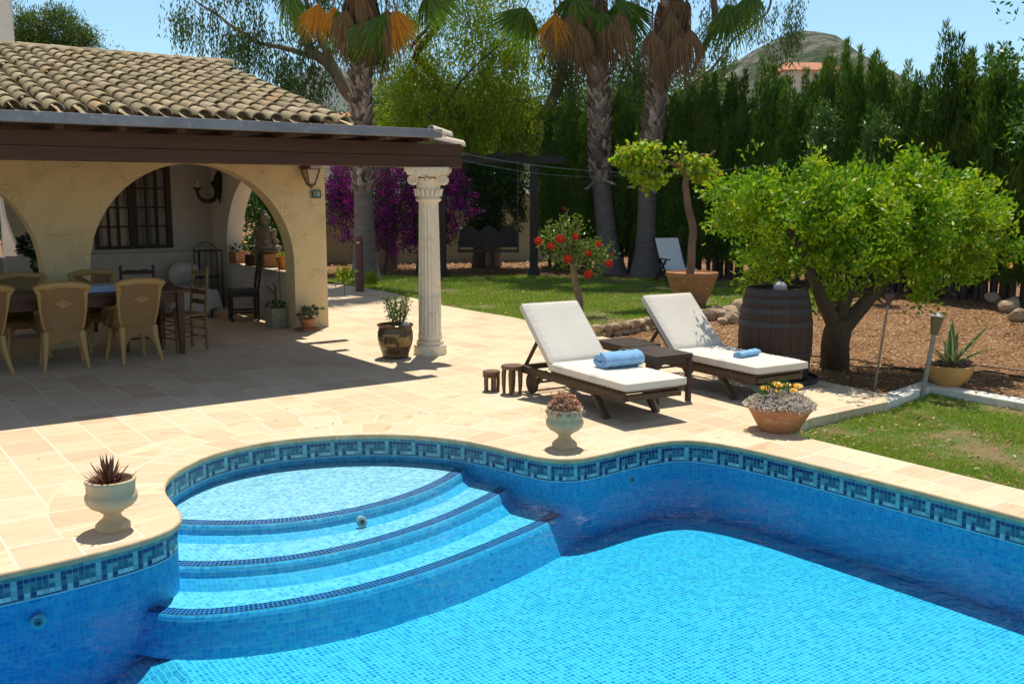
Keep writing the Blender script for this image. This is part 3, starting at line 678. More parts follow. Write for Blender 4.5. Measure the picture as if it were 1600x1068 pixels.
# lantern under the beam and the house number plate
M_GLASS = surf('frosted_glass', (.42,.36,.24), (.5,.44,.32), 6, .15, .05, spec=.6)
M_RUST = surf('rusted_lantern_metal', (.10,.045,.025), (.16,.08,.04), 18, .7, .3, 60, .002)
t = thing('wall_lantern', 'rusty four-sided lantern hanging under the beam by the house number', 'lantern', (5.98, 13.42, 2.10))
a = MB(); hw = lambda z: .045+.055*(z/.22)
for sx in (-1, 1):
    for sy in (-1, 1): a.beam((sx*hw(.0), sy*hw(.0), .0), (sx*hw(.22), sy*hw(.22), .22), .014, .014)
for z in (0, .22):
    h_ = hw(z)
    for q in (((-h_,-h_),(h_,-h_)),((h_,-h_),(h_,h_)),((h_,h_),(-h_,h_)),((-h_,h_),(-h_,-h_))): a.beam((*q[0], z), (*q[1], z), .018, .016)
a.lathe([(.055,0),(.03,-.03),(.012,-.045),(.0,-.06)], 12, cap_bottom=False)
a.box((0, 0, .26), (.27, .27, .07), taper=.6); a.box((0, .10, .31), (.05, .2, .04)); obj('frame', a, M_RUST, t)
a = MB(); a.add([(-.04,-.04,.005),(.04,-.04,.005),(.04,.04,.005),(-.04,.04,.005),(-.093,-.093,.215),(.093,-.093,.215),(.093,.093,.215),(-.093,.093,.215)], [(0,1,5,4),(1,2,6,5),(2,3,7,6),(3,0,4,7)]); obj('glass', a, M_GLASS, t)
a = MB(); a.lathe([(.0,.06),(.022,.07),(.03,.10),(.02,.14),(.012,.18)], 14, cap_bottom=False); obj('bulb', a, surf('bulb_glass', (.7,.68,.6), (.6,.58,.5), 3, .2), t, smooth=True)
def text_mesh(txt, size, mat, name, ext=.002):
    cu = bpy.data.curves.new(name, 'FONT'); cu.body = txt; cu.size = size; cu.extrude = ext; cu.align_x = 'CENTER'; cu.align_y = 'CENTER'
    o = bpy.data.objects.new(name+'_tmp', cu); COL.objects.link(o); dg = bpy.context.evaluated_depsgraph_get()
    me = bpy.data.meshes.new_from_object(o.evaluated_get(dg)); bpy.data.objects.remove(o); me.materials.clear(); me.materials.append(mat)
    r = bpy.data.objects.new(name, me); COL.objects.link(r); return r
t = thing('house_number_plate', 'small green plate reading 18 on the cream pier', 'house number', (6.13, 13.575, 1.965))
a = MB(); a.box((0, 0, 0), (.145, .016, .115)); obj('plate', a, surf('green_enamel', (.035,.10,.075), (.05,.13,.095), 20, .4), t, bevel=.003)
tx = text_mesh('18', .105, surf('white_enamel', (.7,.74,.68), None, 10, .4), 'numerals'); tx.parent = t; tx.location = (0, -.0095, 0); tx.rotation_euler = (PI/2, 0, 0)

# wall sconce inside
t = thing('wall_sconce', 'dark carved swan-neck wall sconce with a candle inside the arch', 'sconce', (5.99, 17.25, 2.13))
a = MB(); a.lathe([(0,-.34),(.03,-.2),(.07,0),(.085,.12),(.05,.2),(.0,.24)], 14, c=(-.03,0,0), cap_bottom=False); obj('back_plate', a, M_IRON, t, smooth=True)
a = MB(); pts = [Vector((-.03,0,.08))]+[Vector((-.24+.17*math.cos(u), 0, -.12+.17*math.sin(u)*1.0)) for u in [.9-.35*i for i in range(13)]]
a.tube(pts, [.05,.05,.05,.048,.046,.044,.042,.04,.038,.035,.032,.03,.028,.025][:len(pts)], 8); obj('arm', a, M_IRON, t, smooth=True)
e_ = pts[-1]; a = MB(); a.lathe([(.02,-.02),(.03,.0),(.075,.03),(.08,.045),(.0,.045)], 16, c=(e_.x, 0, e_.z)); obj('drip_tray', a, M_IRON, t, smooth=True)
a = MB(); a.lathe([(.036,.045),(.036,.15),(.03,.155),(0,.155)], 16, c=(e_.x, 0, e_.z), cap_bottom=False); obj('candle', a, surf('candle_wax', (.5,.45,.34), None, 5, .5), t, smooth=True)
a = MB()
for i in range(5): a.tube([(-.08+.03*i, -.02, .21), (-.07+.028*i, -.02, .36)], .006, 5)
obj('crown_spikes', a, M_RUST, t)

# masonry bench under the window, pillow, baker rack
t = thing('masonry_bench', 'whitewashed masonry bench built along the rear porch wall', 'bench', (4.1, 17.4, 0))
a = MB(); a.box((0, .05, .21), (3.1, .68, .42)); obj('seat', a, M_INNER, t, bevel=.04)
a = MB(); a.box((0, .30, .70), (3.1, .16, .56)); obj('backrest', a, M_INNER, t, bevel=.05)
def pillow(name, label, cat, loc, size, mat, rot=(0,0,0)):
    bm = bmesh.new(); bmesh.ops.create_uvsphere(bm, u_segments=24, v_segments=14, radius=1)
    for v in bm.verts:
        x, y, z = v.co; k = (1-max(abs(x), abs(y))*.0)
        sx = math.copysign(abs(x)**.55, x); sy = math.copysign(abs(y)**.55, y); v.co = Vector((sx*size[0]/2, sy*size[1]/2, z*size[2]/2*(1+.12*mnoise.noise(Vector((sx*2, sy*2, 1))))))
    me = bpy.data.meshes.new(name); bm.to_mesh(me); bm.free(); me.shade_smooth(); me.materials.append(mat)
    o = bpy.data.objects.new(name, me); COL.objects.link(o); o.location = loc; o.rotation_euler = rot; return tag(o, label, cat)
M_CLOTHW = surf('white_cotton', (.60,.58,.56), (.52,.50,.49), 8, .9, .5, 14, .02)
pillow('pillow', 'white cushion on the right end of the masonry bench', 'cushion', (5.32, 17.32, .60), (.55, .30, .42), M_CLOTHW, (.5, 0, .2))
t = thing('wire_shelf', 'black wrought iron shelf stand in the rear porch corner', 'shelf', (5.66, 17.1, 0))
a = MB()
for sx in (-.2, .2):
    for sy in (-.13, .13): a.tube([(sx, sy, 0), (sx, sy, 1.02)], .011, 6)
for x in (-.1, 0, .1): a.tube([(x, .13, .02), (x, .13, 1.0)], .006, 6)
obj('frame', a, M_IRON, t)
for z in (.12, .55, 1.0):
    a = MB(); a.box((0, 0, z), (.42, .28, .02)); obj('shelf', a, M_IRON, t)
a = MB(); a.tube([(-.2, .13, 1.02)]+[(-.2+.4*i/12, .13, 1.02+.12*math.sin(PI*i/12)**.7) for i in range(1, 12)]+[(.2, .13, 1.02)], .008, 6)
a.tube([(-.05+.05*math.cos(u), .13, 1.05+.05*math.sin(u)) for u in [i*.5 for i in range(12)]], .006, 5); obj('scroll_top', a, M_IRON, t)
# ================================================================== FURNITURE AND SMALL THINGS
def weave_mat(name, c1, c2, sc=1.0, cid=None):
    m, nt, out = new_mat(name); n = N(nt); tc = n.n('TexCoord').outputs['Object']
    w1 = n.n('TexWave', {'Vector': tc, 'Scale': 14.0*sc, 'Distortion': 1.5, 'Detail': 2.0}, wave_type='BANDS', bands_direction='X').outputs['Fac']
    w2 = n.n('TexWave', {'Vector': tc, 'Scale': 26.0*sc, 'Distortion': 1.0, 'Detail': 2.0}, wave_type='BANDS', bands_direction='Z').outputs['Fac']
    h = n.math('ADD', n.math('MULTIPLY', w1, .65), n.math('MULTIPLY', w2, .5))
    c = n.mix(n.ramp(h, [(.15, (0,0,0)), (.8, (1,1,1))]), c2, c1)
    c = n.mix(n.math('MULTIPLY', n.ramp(n.noise(tc, 5, 4), [(.4, (0,0,0)), (.7, (1,1,1))]), .3), c, tuple(x*.7 for x in c1))
    n.out(out, c, .55, n.bump(h, .8, .006), .35); return m
M_WICK = weave_mat('golden_wicker', (.48,.28,.11), (.13,.065,.025))
M_WICKR = surf('wicker_wrap', (.60,.36,.14), (.46,.26,.09), 16, .5, .6, 50, .004, (1,1,6))
M_WICKL = weave_mat('pale_wicker', (.85,.58,.26), (.55,.33,.12), 2)
def wicker():
    t = thing('wicker_armchair', '', 'armchair', (0,0,0), 0, 'wicker armchairs round the porch table')
    # back panel: curved, wider at the top
    a = MB(); nu, nv = 14, 14; V = {}
    for s_ in (0, 1):
        for j in range(nv+1):
            v = j/nv; z = .42+.50*v; w_ = .215+.045*v+.02*math.sin(PI*v)
            for i in range(nu+1):
                u = -1+2*i/nu; top = .035*(1-u*u)*v
                y = -.235-.13*v+.055*u*u*(1-.2*v)-(.012 if s_ else 0)
                V[s_, i, j] = len(a.v); a.v.append((u*w_, y, z+top))
    for s_ in (0, 1):
        for j in range(nv):
            for i in range(nu): a.f.append((V[s_,i,j], V[s_,i+1,j], V[s_,i+1,j+1], V[s_,i,j+1]))
    obj('backrest', a, M_WICK, t, smooth=60)
    a = MB(); rim = []
    for i in range(29):
        s_ = i/28
        if s_ < .32: v = s_/.32; rim.append((-(.222+.047*v+.02*math.sin(PI*v)), -.185-.13*v, .42+.50*v))
        elif s_ > .68: v = (1-s_)/.32; rim.append(((.222+.047*v+.02*math.sin(PI*v)), -.185-.13*v, .42+.50*v))
        else: u = -1+2*(s_-.32)/.36; rim.append((u*.315, -.355+.03*u*u, .925+.045*(1-u*u)+.012*u*u*u*u))
    a.tube(rim, [.02+.022*min(1, max(0, (p[2]-.72)/.2)) for p in rim], 9); obj('back_rim', a, M_WICKR, t, smooth=True)
    a = MB()
    for q in range(9):
        u = -1+2*q/8; hh = .055*(1-abs(u)); 
        if hh > .002: a.box((u*.115, -.352, .755), (.012, .014, hh*2))
        a.box((0, -.356, .755+.012*(q-4)), (.23*(1-abs(u))+.012, .009, .005))
    obj('diamond_motif', a, M_WICKL, t)
    a = MB(); a.box((0, .03, .415), (.50, .50, .07)); obj('seat', a, M_WICK, t, bevel=.02)
    for sx in (-1, 1):
        a = MB(); pts = [(sx*.235, -.24, .72), (sx*.27, -.16, .66), (sx*.295, -.05, .645), (sx*.30, .12, .64), (sx*.29, .24, .60), (sx*.275, .27, .48), (sx*.27, .27, .40)]
        a.tube(pts, [.02,.026,.03,.032,.03,.022,.02], 8)
        a.add([(sx*.25,-.22,.42),(sx*.285,.25,.42),(sx*.30,.22,.60),(sx*.30,.0,.635),(sx*.25,-.22,.68)], [(0,1,2,3,4)])
        obj('arm', a, M_WICK, t, smooth=50)
    for sx, sy in ((-1,-1),(1,-1),(-1,1),(1,1)):
        a = MB(); a.tube([(sx*.215, sy*.21+.01, .42), (sx*.225, sy*.225, .28), (sx*.245, sy*.26-.01, .13), (sx*.265, sy*.30-.02, 0)], [.05,.037,.028,.02] if sy < 0 else [.04,.032,.026,.02], 9); obj('leg', a, M_WICKR, t, smooth=True)
    a = MB(); top = [(x, .42) for x in (-.24, .24)]
    arch = [(-.235,.17),(-.24,.42),(.24,.42),(.235,.17)]+[(.185*math.cos(PI*k/14), .17+.155*math.sin(PI*k/14)) for k in range(15)]
    a.poly([arch], lambda x, z: (x, -.236, z), (0, .016, 0)); obj('skirt', a, M_WICK, t)
    return t
wc = wicker()
WL = ['nearest wicker armchair left of the blue box, its back to the pool', 'wicker armchair right of the blue box, nearest the ladder-back chair', 'wicker armchair across the table behind the blue box', 'wicker armchair across the table in front of the left arch', 'wicker armchair cut off by the left edge of the photo']
spots = [(2.31, 12.17, -.10), (3.09, 12.20, .10), (3.0, 13.28, PI+.06), (2.10, 13.25, PI-.05), (1.42, 12.15, .35)]
for i, (x, y, r) in enumerate(spots):
    if i == 0: wc.location = (x, y, 0); wc.rotation_euler.z = r; wc['label'] = WL[0]
    else: dup(wc, (x, y, 0), r, WL[i], (.87, .95, 1.0))
wc.scale = (.87, .95, 1.0)
M_TABLE = wood('dark_table_wood', (.075,.030,.016), (.13,.055,.028), .4, 0, .6)
t = thing('dining_table', 'long dark brown wooden dining table under the porch', 'table', (2.2, 12.72, 0))
a = MB(); a.box((0, 0, .785), (3.25, .98, .035)); obj('tabletop', a, M_TABLE, t, bevel=.006)
a = MB()
for y in (-.40, .40): a.box((0, y, .705), (2.98, .024, .12))
for x in (-1.49, 1.49): a.box((x, 0, .705), (.024, .80, .12))
obj('apron', a, M_TABLE, t)
for x in (-1.50, 1.50):
    for y in (-.42, .42):
        a = MB(); a.add([(x+i*.028, y+j*.028, 0) for i, j in ((-1,-1),(1,-1),(1,1),(-1,1))]+[(x+i*.045, y+j*.045, .765) for i, j in ((-1,-1),(1,-1),(1,1),(-1,1))], [(0,1,2,3),(4,5,6,7),(0,1,5,4),(1,2,6,5),(2,3,7,6),(3,0,4,7)]); obj('leg', a, M_TABLE, t)
a = MB(); a.box((0, 0, .03), (.55, .42, .055)); a.box((0, 0, .068), (.53, .40, .018)); 
o = obj('box', a, surf('pale_blue_card', (.55,.70,.90), (.46,.62,.85), 3, .6, .1), bevel=.006, loc=(2.80, 12.62, .803)); tag(o, 'pale blue flat box lying on the dining table', 'box'); o.rotation_euler.z = .1
# ladder-back chairs
M_LAD = wood('brown_chair_wood', (.16,.085,.035), (.26,.14,.06), .55, 2)
M_RUSH = weave_mat('rush_seat', (.42,.30,.13), (.2,.13,.05), 3)
def ladder(label, loc, rz, mat):
    t = thing('ladder_back_chair', label, 'chair', loc, rz, 'ladder-back chairs at the table end')
    for sx in (-.20, .20):
        a = MB(); a.tube([(sx, -.20, 0), (sx, -.20, .45), (sx, -.235, .80), (sx, -.25, 1.02)], .019, 10); a.lathe([(.015,0),(.022,.015),(.018,.03),(0,.042)], 10, c=(sx, -.252, 1.02), cap_bottom=False); obj('leg', a, mat, t, smooth=45)
        a = MB(); a.tube([(sx, .20, 0), (sx, .20, .49)], .018, 10); obj('leg', a, mat, t, smooth=45)
    for i, z in enumerate((.60, .72, .84, .96)):
        a = MB(); a.poly([[(-.2,-.022),(.2,-.022),(.2,.02),(.1,.04),(0,.03),(-.1,.04),(-.2,.02)]], lambda x, zz, z=z, i=i: (x, -.215-.012*i+.02*(x*x/.04-1), z+zz), (0, .012, 0)); obj('slat', a, mat, t)
    a = MB()
    for z in (.16, .27, .38):
        for y in (-.2, .2): a.tube([(-.2, y, z), (.2, y, z)], .010, 7)
        for x in (-.2, .2): a.tube([(x, -.2, z+.03), (x, .2, z+.03)], .010, 7)
    obj('rungs', a, mat, t)
    a = MB(); a.box((0, 0, .455), (.41, .41, .035)); obj('seat', a, M_RUSH, t, bevel=.012)
    return t
ladder('brown ladder-back chair with rush seat at the right end of the table', (3.83, 12.62, 0), PI/2+.15, M_LAD)
ladder('dark ladder-back chair half hidden behind the right table leg', (3.42, 13.02, 0), PI*.95, M_DWOODY)
# carved dark chair
t = thing('carved_chair', 'dark carved wooden chair with padded seat near the ledge', 'chair', (5.55, 15.15, 0), PI/2-.25)
for sx in (-.21, .21):
    for sy in (-.2, .2):
        a = MB(); z1 = .44 if sy > 0 else 1.08
        P_ = []; Rr = []; k = 26 if sy > 0 else 50
        for i in range(k+1): z = z1*i/k; P_.append((sx, sy-(max(0, z-.45)*.15 if sy < 0 else 0), z)); Rr.append(.016+.009*abs(math.sin(z*38)))
        a.tube(P_, Rr, 8); obj('leg', a, M_BLACKWOOD, t, smooth=60)
a = MB(); a.box((0, 0, .41), (.46, .44, .05))
for y in (-.2, .2): a.box((0, y, .14), (.42, .025, .03))
for x in (-.21, .21): a.box((x, 0, .14), (.025, .4, .03))
obj('frame', a, M_BLACKWOOD, t)
a = MB(); a.box((0, 0, .462), (.45, .43, .06)); obj('seat', a, surf('olive_leather', (.035,.03,.022), (.06,.05,.035), 8, .5), t, bevel=.02)
a = MB(); a.box((0, -.29, 1.02), (.42, .03, .12)); a.box((0, -.25, .74), (.42, .025, .06)); a.box((0, -.27, .88), (.14, .02, .24)); obj('backrest', a, M_BLACKWOOD, t, bevel=.01)
# draped low table
t = thing('draped_stool', 'low stool covered by a crumpled white cloth in the porch', 'stool', (5.05, 15.95, 0))
def cloth(w_, d_, h, seed, drop):
    a = MB(); nu = 44; V = []
    for j in range(nu+1):
        for i in range(nu+1):
            x = (-1+2*i/nu); y = (-1+2*j/nu); m_ = max(abs(x), abs(y)); X = max(-w_, min(w_, x*w_*1.7)); Y = max(-d_, min(d_, y*d_*1.7))
            ov = max(0, m_-1/1.7)*drop/.41; fl_ = 1+ov*.5+.0; ang = math.atan2(y, x)
            rp = .03*math.sin(ang*9+seed)*min(1, ov*6)
            a.v.append((X*(1+ov*.35)+rp*math.cos(ang), Y*(1+ov*.35)+rp*math.sin(ang), max(.01, h-ov*(1+.25*math.sin(ang*3+seed))+.02*mnoise.noise(Vector((x*3, y*3, seed))))))
    for j in range(nu):
        for i in range(nu): k = j*(nu+1)+i; a.f.append((k, k+1, k+nu+2, k+nu+1))
    return a
obj('cloth', cloth(.28, .24, .44, 1.3, .34), surf('white_throw', (.62,.57,.53), (.55,.5,.47), 6, .95, .4, 30, .006), t, smooth='all')
a = MB(); 
for x in (-.2, .2):
    for y in (-.16, .16): a.tube([(x, y, 0), (x, y, .40)], .018, 8)
a.box((0, 0, .405), (.5, .42, .03)); obj('frame', a, M_DWOODY, t)
# ledge: terracotta box, statue on slatted crate, small orange pot
M_TERRA = surf('terracotta', (.46,.19,.08), (.36,.14,.06), 5, .8, .25, 40, .003, c3=(.55,.33,.2))
M_TERRA2 = surf('weathered_terracotta', (.50,.23,.10), (.38,.17,.075), 3.5, .85, .35, 26, .006, c3=(.62,.42,.28), stretch=(1,1,2.5))
LEAFG = leafmat('green_leaf', [(.02,.075,.012),(.035,.12,.02),(.05,.16,.03),(.03,.10,.015)], .25, .4)
def leafquads(C, Dv, U, L, W, fold=.25):
    """leaf = rhombus of 4 points; C base points, Dv directions, U up hints"""
    C = np.asarray(C); Dv = Dv/np.linalg.norm(Dv, axis=1, keepdims=True); s_ = np.cross(Dv, U); s_ /= (np.linalg.norm(s_, axis=1, keepdims=True)+1e-9); nn_ = np.cross(s_, Dv)
    L = L[:, None]; W = W[:, None]; V = np.empty((len(C), 4, 3))
    V[:,0] = C; V[:,1] = C+Dv*L*.45+s_*W*.5+nn_*W*fold; V[:,2] = C+Dv*L; V[:,3] = C+Dv*L*.45-s_*W*.5+nn_*W*fold
    return V
def rdir(n_, up=0.0, spread=1.0):
    v = RNG.normal(size=(n_, 3))*spread; v[:,2] += up; return v/np.linalg.norm(v, axis=1, keepdims=True)
def bush_leaves(n_, c, r, L, W, up=.4):
    d = rdir(n_); k = RNG.uniform(.2, 1, n_)**.5; C = np.array(c)+d*np.array(r)*k[:, None]; D_ = d*.8+rdir(n_, up)*.7
    return leafquads(C, D_, rdir(n_, 1.5), L*RNG.uniform(.6, 1.2, n_), W*RNG.uniform(.7, 1.2, n_))
t = thing('flower_box', 'square terracotta pot with one yellow flower on the ledge', 'planter', (6.14, 16.87, .79), .1)
a = MB(); a.box((0, 0, .095), (.26, .26, .19), taper=1.06); obj('pot', a, M_TERRA, t, bevel=.008)
o = npobj('leaves', bush_leaves(60, (0, 0, .24), (.11, .11, .06), .11, .025, .6), 4, LEAFG, t)
a = MB(); a.tube([(.05, -.05, .19), (.07, -.09, .33)], .004, 5); obj('stem', a, LEAFG, t)
a = MB(); a.lathe([(0,0),(.035,.01),(.042,.025),(.02,.035),(0,.037)], 12, c=(.07, -.09, .33), cap_bottom=False); obj('flower', a, surf('yellow_petal', (.75,.42,.02), (.7,.33,.01), 20, .6), t)
t = thing('slatted_crate', 'orange slatted wooden crate on the ledge under the statue', 'crate', (6.14, 15.62, .79), .05)
for i in range(7):
    a = MB(); a.box((0, 0, .0155+i*.031), (.24+.004*i, .40, .026)); obj('slat', a, wood('orange_slat_wood', (.50,.24,.08), (.38,.17,.055), .6, 1) if i == 0 else bpy.data.materials['orange_slat_wood'], t, bevel=.004)
t = thing('wooden_box', 'dark open wooden box on the ledge left of the slatted crate', 'box', (6.12, 16.06, .79), .02)
a = MB()
for q in ((0,-.13,.26,.02),(0,.13,.26,.02),(-.12,0,.02,.24),(.12,0,.02,.24)): a.box((q[0], q[1], .09), (q[2], q[3], .18))
a.box((0,0,.012),(.22,.24,.02)); obj('panels', a, M_DWOODY, t)
t = thing('terracotta_pot', 'small orange pot at the right end of the ledge', 'pot', (6.14, 14.95, .79))
a = MB(); a.lathe([(.075,0),(.10,.17),(.112,.17),(.114,.20),(.098,.20),(.085,.16),(0,.155)], 24, cap_bottom=True); obj('pot', a, surf('orange_glaze', (.62,.22,.03), (.5,.16,.02), 6, .4), t, smooth=40)
npobj('leaves', bush_leaves(50, (0, 0, .21), (.07, .07, .05), .06, .03, .8), 4, leafmat('lime_leaf', [(.25,.35,.03),(.4,.45,.06)], .3), t)
# statue of a seated figure, one continuous body
def blob_statue():
    bm = bmesh.new()
    def ell(c, r, rot=None):
        ret = bmesh.ops.create_icosphere(bm, subdivisions=3, radius=1); M_ = Matrix.Translation(c) @ (rot or Matrix.Identity(4)) @ Matrix.Diagonal((*r, 1))
        bmesh.ops.transform(bm, matrix=M_, verts=ret['verts'])
    ell((0,0,.035), (.24,.15,.04)); ell((0,.01,.10), (.165,.12,.085)); ell((0,.02,.21), (.115,.085,.12)); ell((0,.02,.32), (.13,.08,.10)); ell((0,.015,.385), (.12,.065,.05))
    for s_ in (-1, 1):
        ell((s_*.145,-.03,.085), (.11,.085,.052)); ell((s_*.07,-.115,.065), (.11,.045,.032), Matrix.Rotation(-s_*.35, 4, 'Z'))
        ell((s_*.15,.0,.30), (.045,.048,.09), Matrix.Rotation(s_*.25, 4, 'Y')); ell((s_*.145,-.045,.19), (.036,.075,.042), Matrix.Rotation(.5, 4, 'X')); ell((s_*.07,-.105,.145), (.06,.035,.028))
        ell((s_*.078,-.0,.505), (.014,.022,.045))
    ell((0,.01,.43), (.045,.045,.05)); ell((0,-.005,.51), (.070,.080,.090)); ell((0,-.078,.505), (.014,.018,.026)); ell((0,.015,.565), (.068,.072,.055)); ell((0,.02,.625), (.038,.038,.035)); ell((0,.02,.65), (.02,.02,.018))
    me = bpy.data.meshes.new('body'); bm.to_mesh(me); bm.free(); return me
t = thing('stone_statue', 'weathered stone statue of a cross-legged seated figure on the crate', 'statue', (6.14, 15.64, 1.01), PI/2+.5)
me = blob_statue(); me.materials.append(surf('lichen_stone', (.24,.19,.13), (.11,.09,.065), 9, .9, .6, 45, .006, c3=(.42,.38,.32)))
o = bpy.data.objects.new('body', me); COL.objects.link(o); o.parent = t; o.scale = (1.15, 1.15, 1.06)
md = o.modifiers.new('remesh', 'REMESH'); md.mode = 'VOXEL'; md.voxel_size = .009; md.use_smooth_shade = True
# pots at the foot of the pier
t = thing('stone_planter', 'square stone planter with a bare forked branch beside the pier', 'planter', (5.62, 14.0, 0), .1)
M_CONC = surf('mossy_concrete', (.36,.31,.22), (.24,.21,.15), 4, .9, .4, 30, .006, c3=(.45,.42,.34))
a = MB(); a.box((0,0,.15), (.24,.24,.30), taper=1.12); obj('pot', a, M_CONC, t, bevel=.012)
a = MB(); a.tube([(0,0,.28),(0,0,.55),(-.02,0,.66)], [.018,.015,.010], 7); a.tube([(0,0,.5),(-.10,0,.60),(-.17,0,.66)], [.011,.008,.004], 6); a.tube([(0,0,.55),(.06,0,.72)], [.008,.003], 6); a.tube([(.08,0,.30),(.09,.02,.95)], .006, 5); obj('branch', a, surf('grey_bark', (.10,.08,.06), None, 20, .9), t)
npobj('leaves', bush_leaves(110, (0, 0, .33), (.14, .14, .05), .07, .03, .5), 4, LEAFG, t)
M_SUCC = leafmat('grey_green_succulent', [(.16,.22,.12),(.22,.28,.15),(.30,.33,.2),(.12,.17,.09)], .1, .5)
t = thing('potted_succulent', 'grey-green succulent in terracotta pot on a tray by the pier', 'potted plant', (5.86, 13.42, 0), .1)
a = MB(); a.box((0,0,.02), (.27,.27,.035)); obj('tray', a, M_TERRA, t, bevel=.006)
a = MB(); a.lathe([(.075,.04),(.105,.15),(.118,.15),(.12,.175),(.10,.175),(0,.16)], 24); obj('pot', a, M_TERRA, t, smooth=40)
V = []
for k in range(26):
    an = RNG.uniform(0, 2*PI); r = RNG.uniform(.03, .2); c = np.array([r*math.cos(an)+.04, r*math.sin(an), .19+.17*RNG.uniform()*(1.1-r*2)]); 
    d = rdir(14, .5); V.append(leafquads(np.repeat(c[None], 14, 0), d, rdir(14, 2), np.full(14, .055), np.full(14, .035), .3))
npobj('leaves', np.concatenate(V), 4, M_SUCC, t)
# sideboard and plant inside the left arch
t = thing('sideboard', 'dark low sideboard behind the left wicker armchair', 'sideboard', (2.55, 15.2, 0))
a = MB(); a.box((0,0,.79), (1.7,.45,.04)); obj('top', a, M_BLACKWOOD, t)
a = MB(); a.box((0,0,.44), (1.6,.40,.64)); obj('body', a, M_DWOODY, t)
for x in (-.75, .75):
    for y in (-.17, .17): a = MB(); a.box((x, y, .06), (.05, .05, .12)); obj('leg', a, M_BLACKWOOD, t)
t = thing('potted_plant', 'bushy dark green plant on the sideboard in the left arch', 'potted plant', (2.62, 15.15, .81))
a = MB(); a.lathe([(.05,0),(.085,.12),(.09,.13),(.075,.13),(0,.11)], 20); obj('pot', a, surf('black_pot', (.03,.03,.03), None, 8, .4), t, smooth=40)
V = [bush_leaves(330, (-.02, 0, .42), (.24, .2, .17), .085, .06, .2), bush_leaves(60, (.26, 0, .36), (.1, .1, .08), .08, .05, .2), bush_leaves(60, (0, 0, .2), (.09, .09, .09), .07, .04, .2)]
npobj('foliage', np.concatenate(V), 4, leafmat('dark_leaf', [(.008,.035,.006),(.015,.055,.01),(.025,.08,.015)], .15, .35), t)
a = MB(); a.tube([(0,0,.1),(-.01,0,.35)], .01, 6); a.tube([(0,0,.2),(.2,0,.36)], .006, 6); obj('stem', a, M_DWOODY, t)

# ---------------- sun loungers
M_LFRAME = wood('weathered_lounger_wood', (.055,.035,.022), (.13,.085,.05), .75, 1, .7)
M_CUSH = surf('cream_canvas', (.76,.70,.61), (.72,.66,.57), 3, .9, .35, 160, .0012)
LW, LS, LB, LT, LZ = .644, 1.174, .706, .75, .381
def cushion_mesh(w_, l_, th, seed):
    nx, ny = 22, 40; bm = bmesh.new(); V = {}
    def hgt(u, v): e = (1-abs(u)**7)*(1-abs(v)**9); return e
    for s_ in (1, -1):
        for j in range(ny+1):
            for i in range(nx+1):
                u = -1+2*i/nx; v = -1+2*j/ny; x = u*w_/2; y = v*l_/2
                rim = (abs(u) == 1 or abs(v) == 1)
                if s_ == -1 and rim: V[s_, i, j] = None
                z = s_*(th/2)*(.55+.45*hgt(u, v)**.4)
                if s_ > 0 and not rim:
                    d = min(1-abs(u), (1-abs(v))*l_/w_); z += .010*mnoise.noise(Vector((x*3.2, y*3.2, seed)))-.006*math.exp(-((v-.1)/.5)**2)*(1-u*u)+.0045*math.exp(-d*7)*math.sin(y*95+4*mnoise.noise(Vector((y*9, seed, 0))))*(1 if (1-abs(u)) < .35 else .3)
                kx = 1-.012*math.sin(PI*(v+1)/2)*0
                V[s_, i, j] = bm.verts.new((x*kx, y, z))
    for s_ in (1, -1):
        for j in range(ny):
            for i in range(nx):
                q = [V[s_,i,j], V[s_,i+1,j], V[s_,i+1,j+1], V[s_,i,j+1]]; bm.faces.new(q if s_ > 0 else q[::-1])
    ring = [(i, 0) for i in range(nx)]+[(nx, j) for j in range(ny)]+[(i, ny) for i in range(nx, 0, -1)]+[(0, j) for j in range(ny, 0, -1)]
    n_ = len(ring)
    for k in range(n_):
        a_ = ring[k]; b_ = ring[(k+1) % n_]; bm.faces.new((V[-1,a_[0],a_[1]], V[-1,b_[0],b_[1]], V[1,b_[0],b_[1]], V[1,a_[0],a_[1]]))
    bmesh.ops.recalc_face_normals(bm, faces=bm.faces); me = bpy.data.meshes.new('cushion'); bm.to_mesh(me); bm.free(); me.shade_smooth(); me.set_sharp_from_angle(angle=math.radians(58)); me.materials.append(M_CUSH); return me
